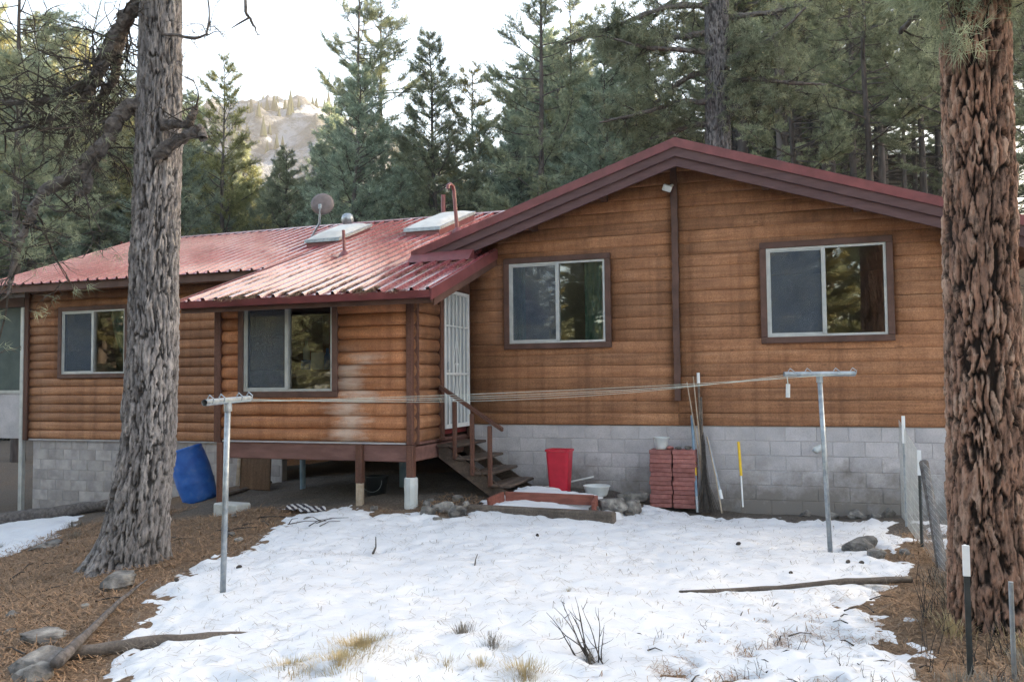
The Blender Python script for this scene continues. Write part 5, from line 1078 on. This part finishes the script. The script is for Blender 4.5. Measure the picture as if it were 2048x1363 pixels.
# the straight trunk behind the gable
b_t = thing('pine_tree', (-2.15, 23.3, .5), 'large straight dark trunk rising behind the gable roof', 'tree')
bark_trunk('trunk', [(-2.2, 23.4, 0, .42), (-2.17, 23.3, 8, .325), (-2.11, 23.15, 12, .30), (-2.0, 23.1, 22, .08)], 110, .05, 13, m_barkdark, b_t, (.1, .5), .04, .1, seed=30)
tips = []
for q, (z, az, L, dz) in enumerate(((9.2, 3.3, 3.2, -.3), (10.0, 2.9, 2.6, -.9), (10.6, 3.4, 3.0, .6), (11.2, 2.8, 3.6, .8), (9.0, .2, 2.2, .5), (10.3, -.3, 2.4, .9), (11.5, .3, 2.8, .6), (11.9, 3.2, 4.4, -.6), (8.6, 3.0, 2.3, -.1), (12.4, 2.7, 3.6, -.7), (9.6, -.2, 2.8, -.4), (13.4, .4, 3, .3), (14, 3, 3.2, .3), (15, 1.5, 2.6, .3), (15.6, 4.2, 2.6, .3), (16.5, 5.5, 2.4, .4), (17.5, 2.4, 2.2, .4), (18.5, .5, 1.8, .4), (19.5, 3.5, 1.4, .5))):
    c, s = math.cos(az), math.sin(az); limb(b_t, [(-2.13, 23.2, z), (-2.13+c*L*.3, 23.2+s*L*.3, z+.12), (-2.13+c*L*.65, 23.2+s*L*.65, z+dz*.4), (-2.13+c*L, 23.2+s*L, z+dz)], [.09, .07, .05, .02], 12, 1.1, tips=tips, twr=.018)
crown_on(b_t, tips, 14, .22, .02, m_pine, 2)

random.seed(9)
# ------------------------------------------------------------------ litter, grass and shrubs
def scatter(n, x0, x1, y0, y1, keep): 
    X = rng.uniform(x0, x1, n); Y = rng.uniform(y0, y1, n); k = keep(X, Y); return X[k], Y[k]
bare = lambda X, Y: (sdist(SN, X, Y) + .16*fbm(X/.35, Y/.35, 0, 4, 21) < .03) & (Y < 12.0 - 2.0*((X > -9) & (X < -4.9)))
X, Y = scatter(110000, -11.5, 2.2, 3.0, 11.0, bare); needle_soup('needle_litter', X, Y, ground(X, Y)+rng.uniform(.0, .02, len(X)), .14, .0075, m_needle_dead, None, .2, label='thick brown pine needle litter on bare ground')
X, Y = scatter(8000, -6.2, .9, 2.8, 11.4, lambda X, Y: (sdist(SN, X, Y) > .05) & (terrace(X, Y) < .01)); needle_soup('snow_needles', X, Y, ground(X, Y)+.055, .13, .0035, m_needle_snow, None, .05, label='sparse pine needles scattered over the snow')
X, Y = scatter(9000, -1.3, .8, 3.5, 7.6, lambda X, Y: (fbm(X/.22, Y/.22, 0, 4, 55) > .1)); needle_soup('snow_needles', X, Y, ground(X, Y)+.03, .1, .004, m_needle_dead, None, .2, label='needles showing through thin snow at lower right')
def grass(x, y, n, h, sp, mat, label, group=None, lean=(0, 0), w=.004, name='grass_tuft', cat='grass'):
    z = gz(x, y); a = rng.uniform(0, 6.283, n); rr = np.abs(rng.normal(0, sp*.45, n)); bx = x+rr*np.cos(a); by = y+rr*np.sin(a); tilt_ = rng.uniform(.05, .9, n)*np.minimum(1, .35+rr/sp); L = h*rng.uniform(.5, 1.2, n)
    d = np.stack([np.cos(a)*np.sin(tilt_)+lean[0], np.sin(a)*np.sin(tilt_)+lean[1], np.cos(tilt_)], -1)*L[:, None]; b = np.stack([bx, by, ground(bx, by)+.0], -1); s = np.stack([-np.sin(a), np.cos(a), 0*a], -1)*w/2
    mid = b+d*.55; tip = b+d*np.array([1.25, 1.25, .85]); V = np.concatenate([np.stack([b-s, b+s, mid+s*.8, mid-s*.8], 1), np.stack([mid-s*.8, mid+s*.8, tip+s*.2, tip-s*.2], 1)], 0).reshape(-1, 3)
    c = np.array([x, y, z]); return tag(link(bpy.data.objects.new(name, tri_mesh(name, V-c, 4, mat)), None, (x, y, z)), label, cat, group)
for i, (x, y, n, h, sp, lb) in enumerate(((-2.78, 4.95, 1100, .12, .30, 'largest straw-coloured grass clump at bottom left of centre'), (-2.72, 4.6, 900, .12, .27, 'straw grass clump cut by the bottom edge'), (-3.05, 4.55, 600, .1, .24, 'flat straw clump at the bottom edge, leftmost'), (-2.5, 4.98, 90, .07, .07, 'tiny dark tuft right of the largest straw clump'),
     (-2.31, 5.52, 160, .13, .11, 'grey-brown weed tuft in mid-foreground snow'), (-2.02, 5.32, 170, .12, .12, 'second grey-brown weed tuft right of the first'), (-2.17, 4.92, 150, .11, .1, 'straw tuft beside a green sprig'), (-2.38, 4.9, 110, .09, .08, 'small straw tuft near the bottom centre'), (-1.97, 5.0, 150, .11, .1, 'spiky straw tuft left of bottom centre'), (-1.65, 4.9, 520, .13, .18, 'pale straw tuft at bottom centre'), (-1.97, 7.0, 60, .09, .04, 'single rusty tuft alone on open snow'), (-1.7, 5.9, 60, .1, .06, 'faint weed tuft left of the bare shrub'))):
    grass(x, y, n, h, sp, m_weed if 'grey' in lb or 'weed' in lb else m_straw, lb)
def shrub(x, y, stems, h, label, group=None, lean=0, r=.006):
    z = gz(x, y); t = thing('bare_shrub', (x, y, z), label, 'shrub', group); mb = MB()
    for q in range(stems):
        a = random.uniform(0, 6.28); P, d = wander((x+random.gauss(0, .03), y+random.gauss(0, .03), z-.01), (math.cos(a)*.35+lean, math.sin(a)*.35, 1), h*random.uniform(.55, 1.1), 6, .1); mb.tube(P, [r*(1-.8*k/6) for k in range(7)], 4, False)
        if random.random() < .7: dead_twigs(mb, P, 2, h*.3, r*.5, 0, .15, .1)
    obj('stems', mb, m_twig, t, recalc=False)
shrub(-1.36, 5.4, 11, .42, 'tall bare shrub with arching stems in the foreground snow', lean=-.35); grass(-1.38, 5.4, 70, .1, .06, m_weed, 'dry grass around the bare shrub base')
for q in range(24):
    x, y = random.uniform(-1.2, .5), random.uniform(4.8, 6.3); shrub(x, y, random.randint(2, 5), random.uniform(.07, .2), 'small dry weed poking through thin snow at lower right', 'dry weeds at lower right', r=.0035)
for q in range(16):
    x, y = random.uniform(-4.0, -1.2), random.uniform(4.7, 6.9); shrub(x, y, random.randint(1, 3), random.uniform(.05, .13), 'tiny dry stalk poking through the open snow', 'dry stalks in the snow', r=.0028)
for q in range(24):
    x, y = random.uniform(.5, 1.75), random.uniform(4.9, 8.8)
    if math.hypot(x-1.21, y-7.0) < .36 or x < .62+.12*math.sin(y*3): continue
    grass(x, y, 200, random.uniform(.07, .2), .26, m_weed if q % 4 else m_straw, 'dry grass clump around the right fence line', 'grass along the right fence', w=.004)
for q in range(26):
    x, y = random.uniform(.62, 1.7), random.uniform(4.9, 8.4)
    if math.hypot(x-1.21, y-7.0) > .4: shrub(x, y, random.randint(4, 9), random.uniform(.12, .4), 'tangled bare weed stems at the foot of the right pine', 'weed stems by the right pine', r=.004)
for q in range(6): 
    x, y = -10.9+random.uniform(-1.2, 1.2), 10.6+random.uniform(-.9, .9); grass(x, y, 120, .14, .15, m_weed, 'dry weeds before the left block foundation', 'weeds at the left foundation')

# ------------------------------------------------------------------ cabin up the slope
fc = thing('hillside_cabin', (7.6, 66, 13.5), 'small distant log cabin with snowy roof among the right trunks', 'cabin')
for i in range(9): obj('log_board', MB().tube([(5.6, 65.3, 15.3+i*.27), (9.4, 66.5, 15.3+i*.27)], .15, 7), m_oldwood, fc)
obj('wall', MB().prism([(5.6, 65.5, 12), (9.4, 66.7, 12), (8.2, 70, 12), (4.4, 68.8, 12)], (0, 0, 5.6)), m_oldwood, fc); obj('roof', MB().prism([(5.1, 64.6, 17.5), (9.9, 66.1, 17.5), (9.2, 68.4, 18.5), (4.4, 66.9, 18.5)], (0, 0, .18)), m_snow, fc)
obj('window', MB().prism([(7.6, 65.75, 15.9), (8.3, 65.97, 15.9), (8.3, 65.97, 16.5), (7.6, 65.75, 16.5)], (.03, -.1, 0)), m_white, fc); obj('porch_shade_slab', MB().prism([(6.5, 65.35, 14.2), (8.8, 66.1, 14.2), (8.8, 66.1, 15.2), (6.5, 65.35, 15.2)], (.06, -.2, 0)), m_dark, fc)  # dark slab stands in for the shade inside the porch

# ------------------------------------------------------------------ thin winter haze in the valley air
hz = MB().box((-900, -900, -50), (900, 900, 215)); ho = obj('haze', hz, None, None, kind='stuff', label='thin pale haze in the winter air')
hm, hnt, hb_ = newmat('haze'); hnt.nodes.remove(hb_); pvn = N(hnt, 'ShaderNodeVolumePrincipled'); pvn.inputs['Color'].default_value = (.92, .94, .97, 1); pvn.inputs['Density'].default_value = .00035
hnt.links.new(pvn.outputs[0], hnt.nodes['Material Output'].inputs['Volume']); ho.data.materials.append(hm)
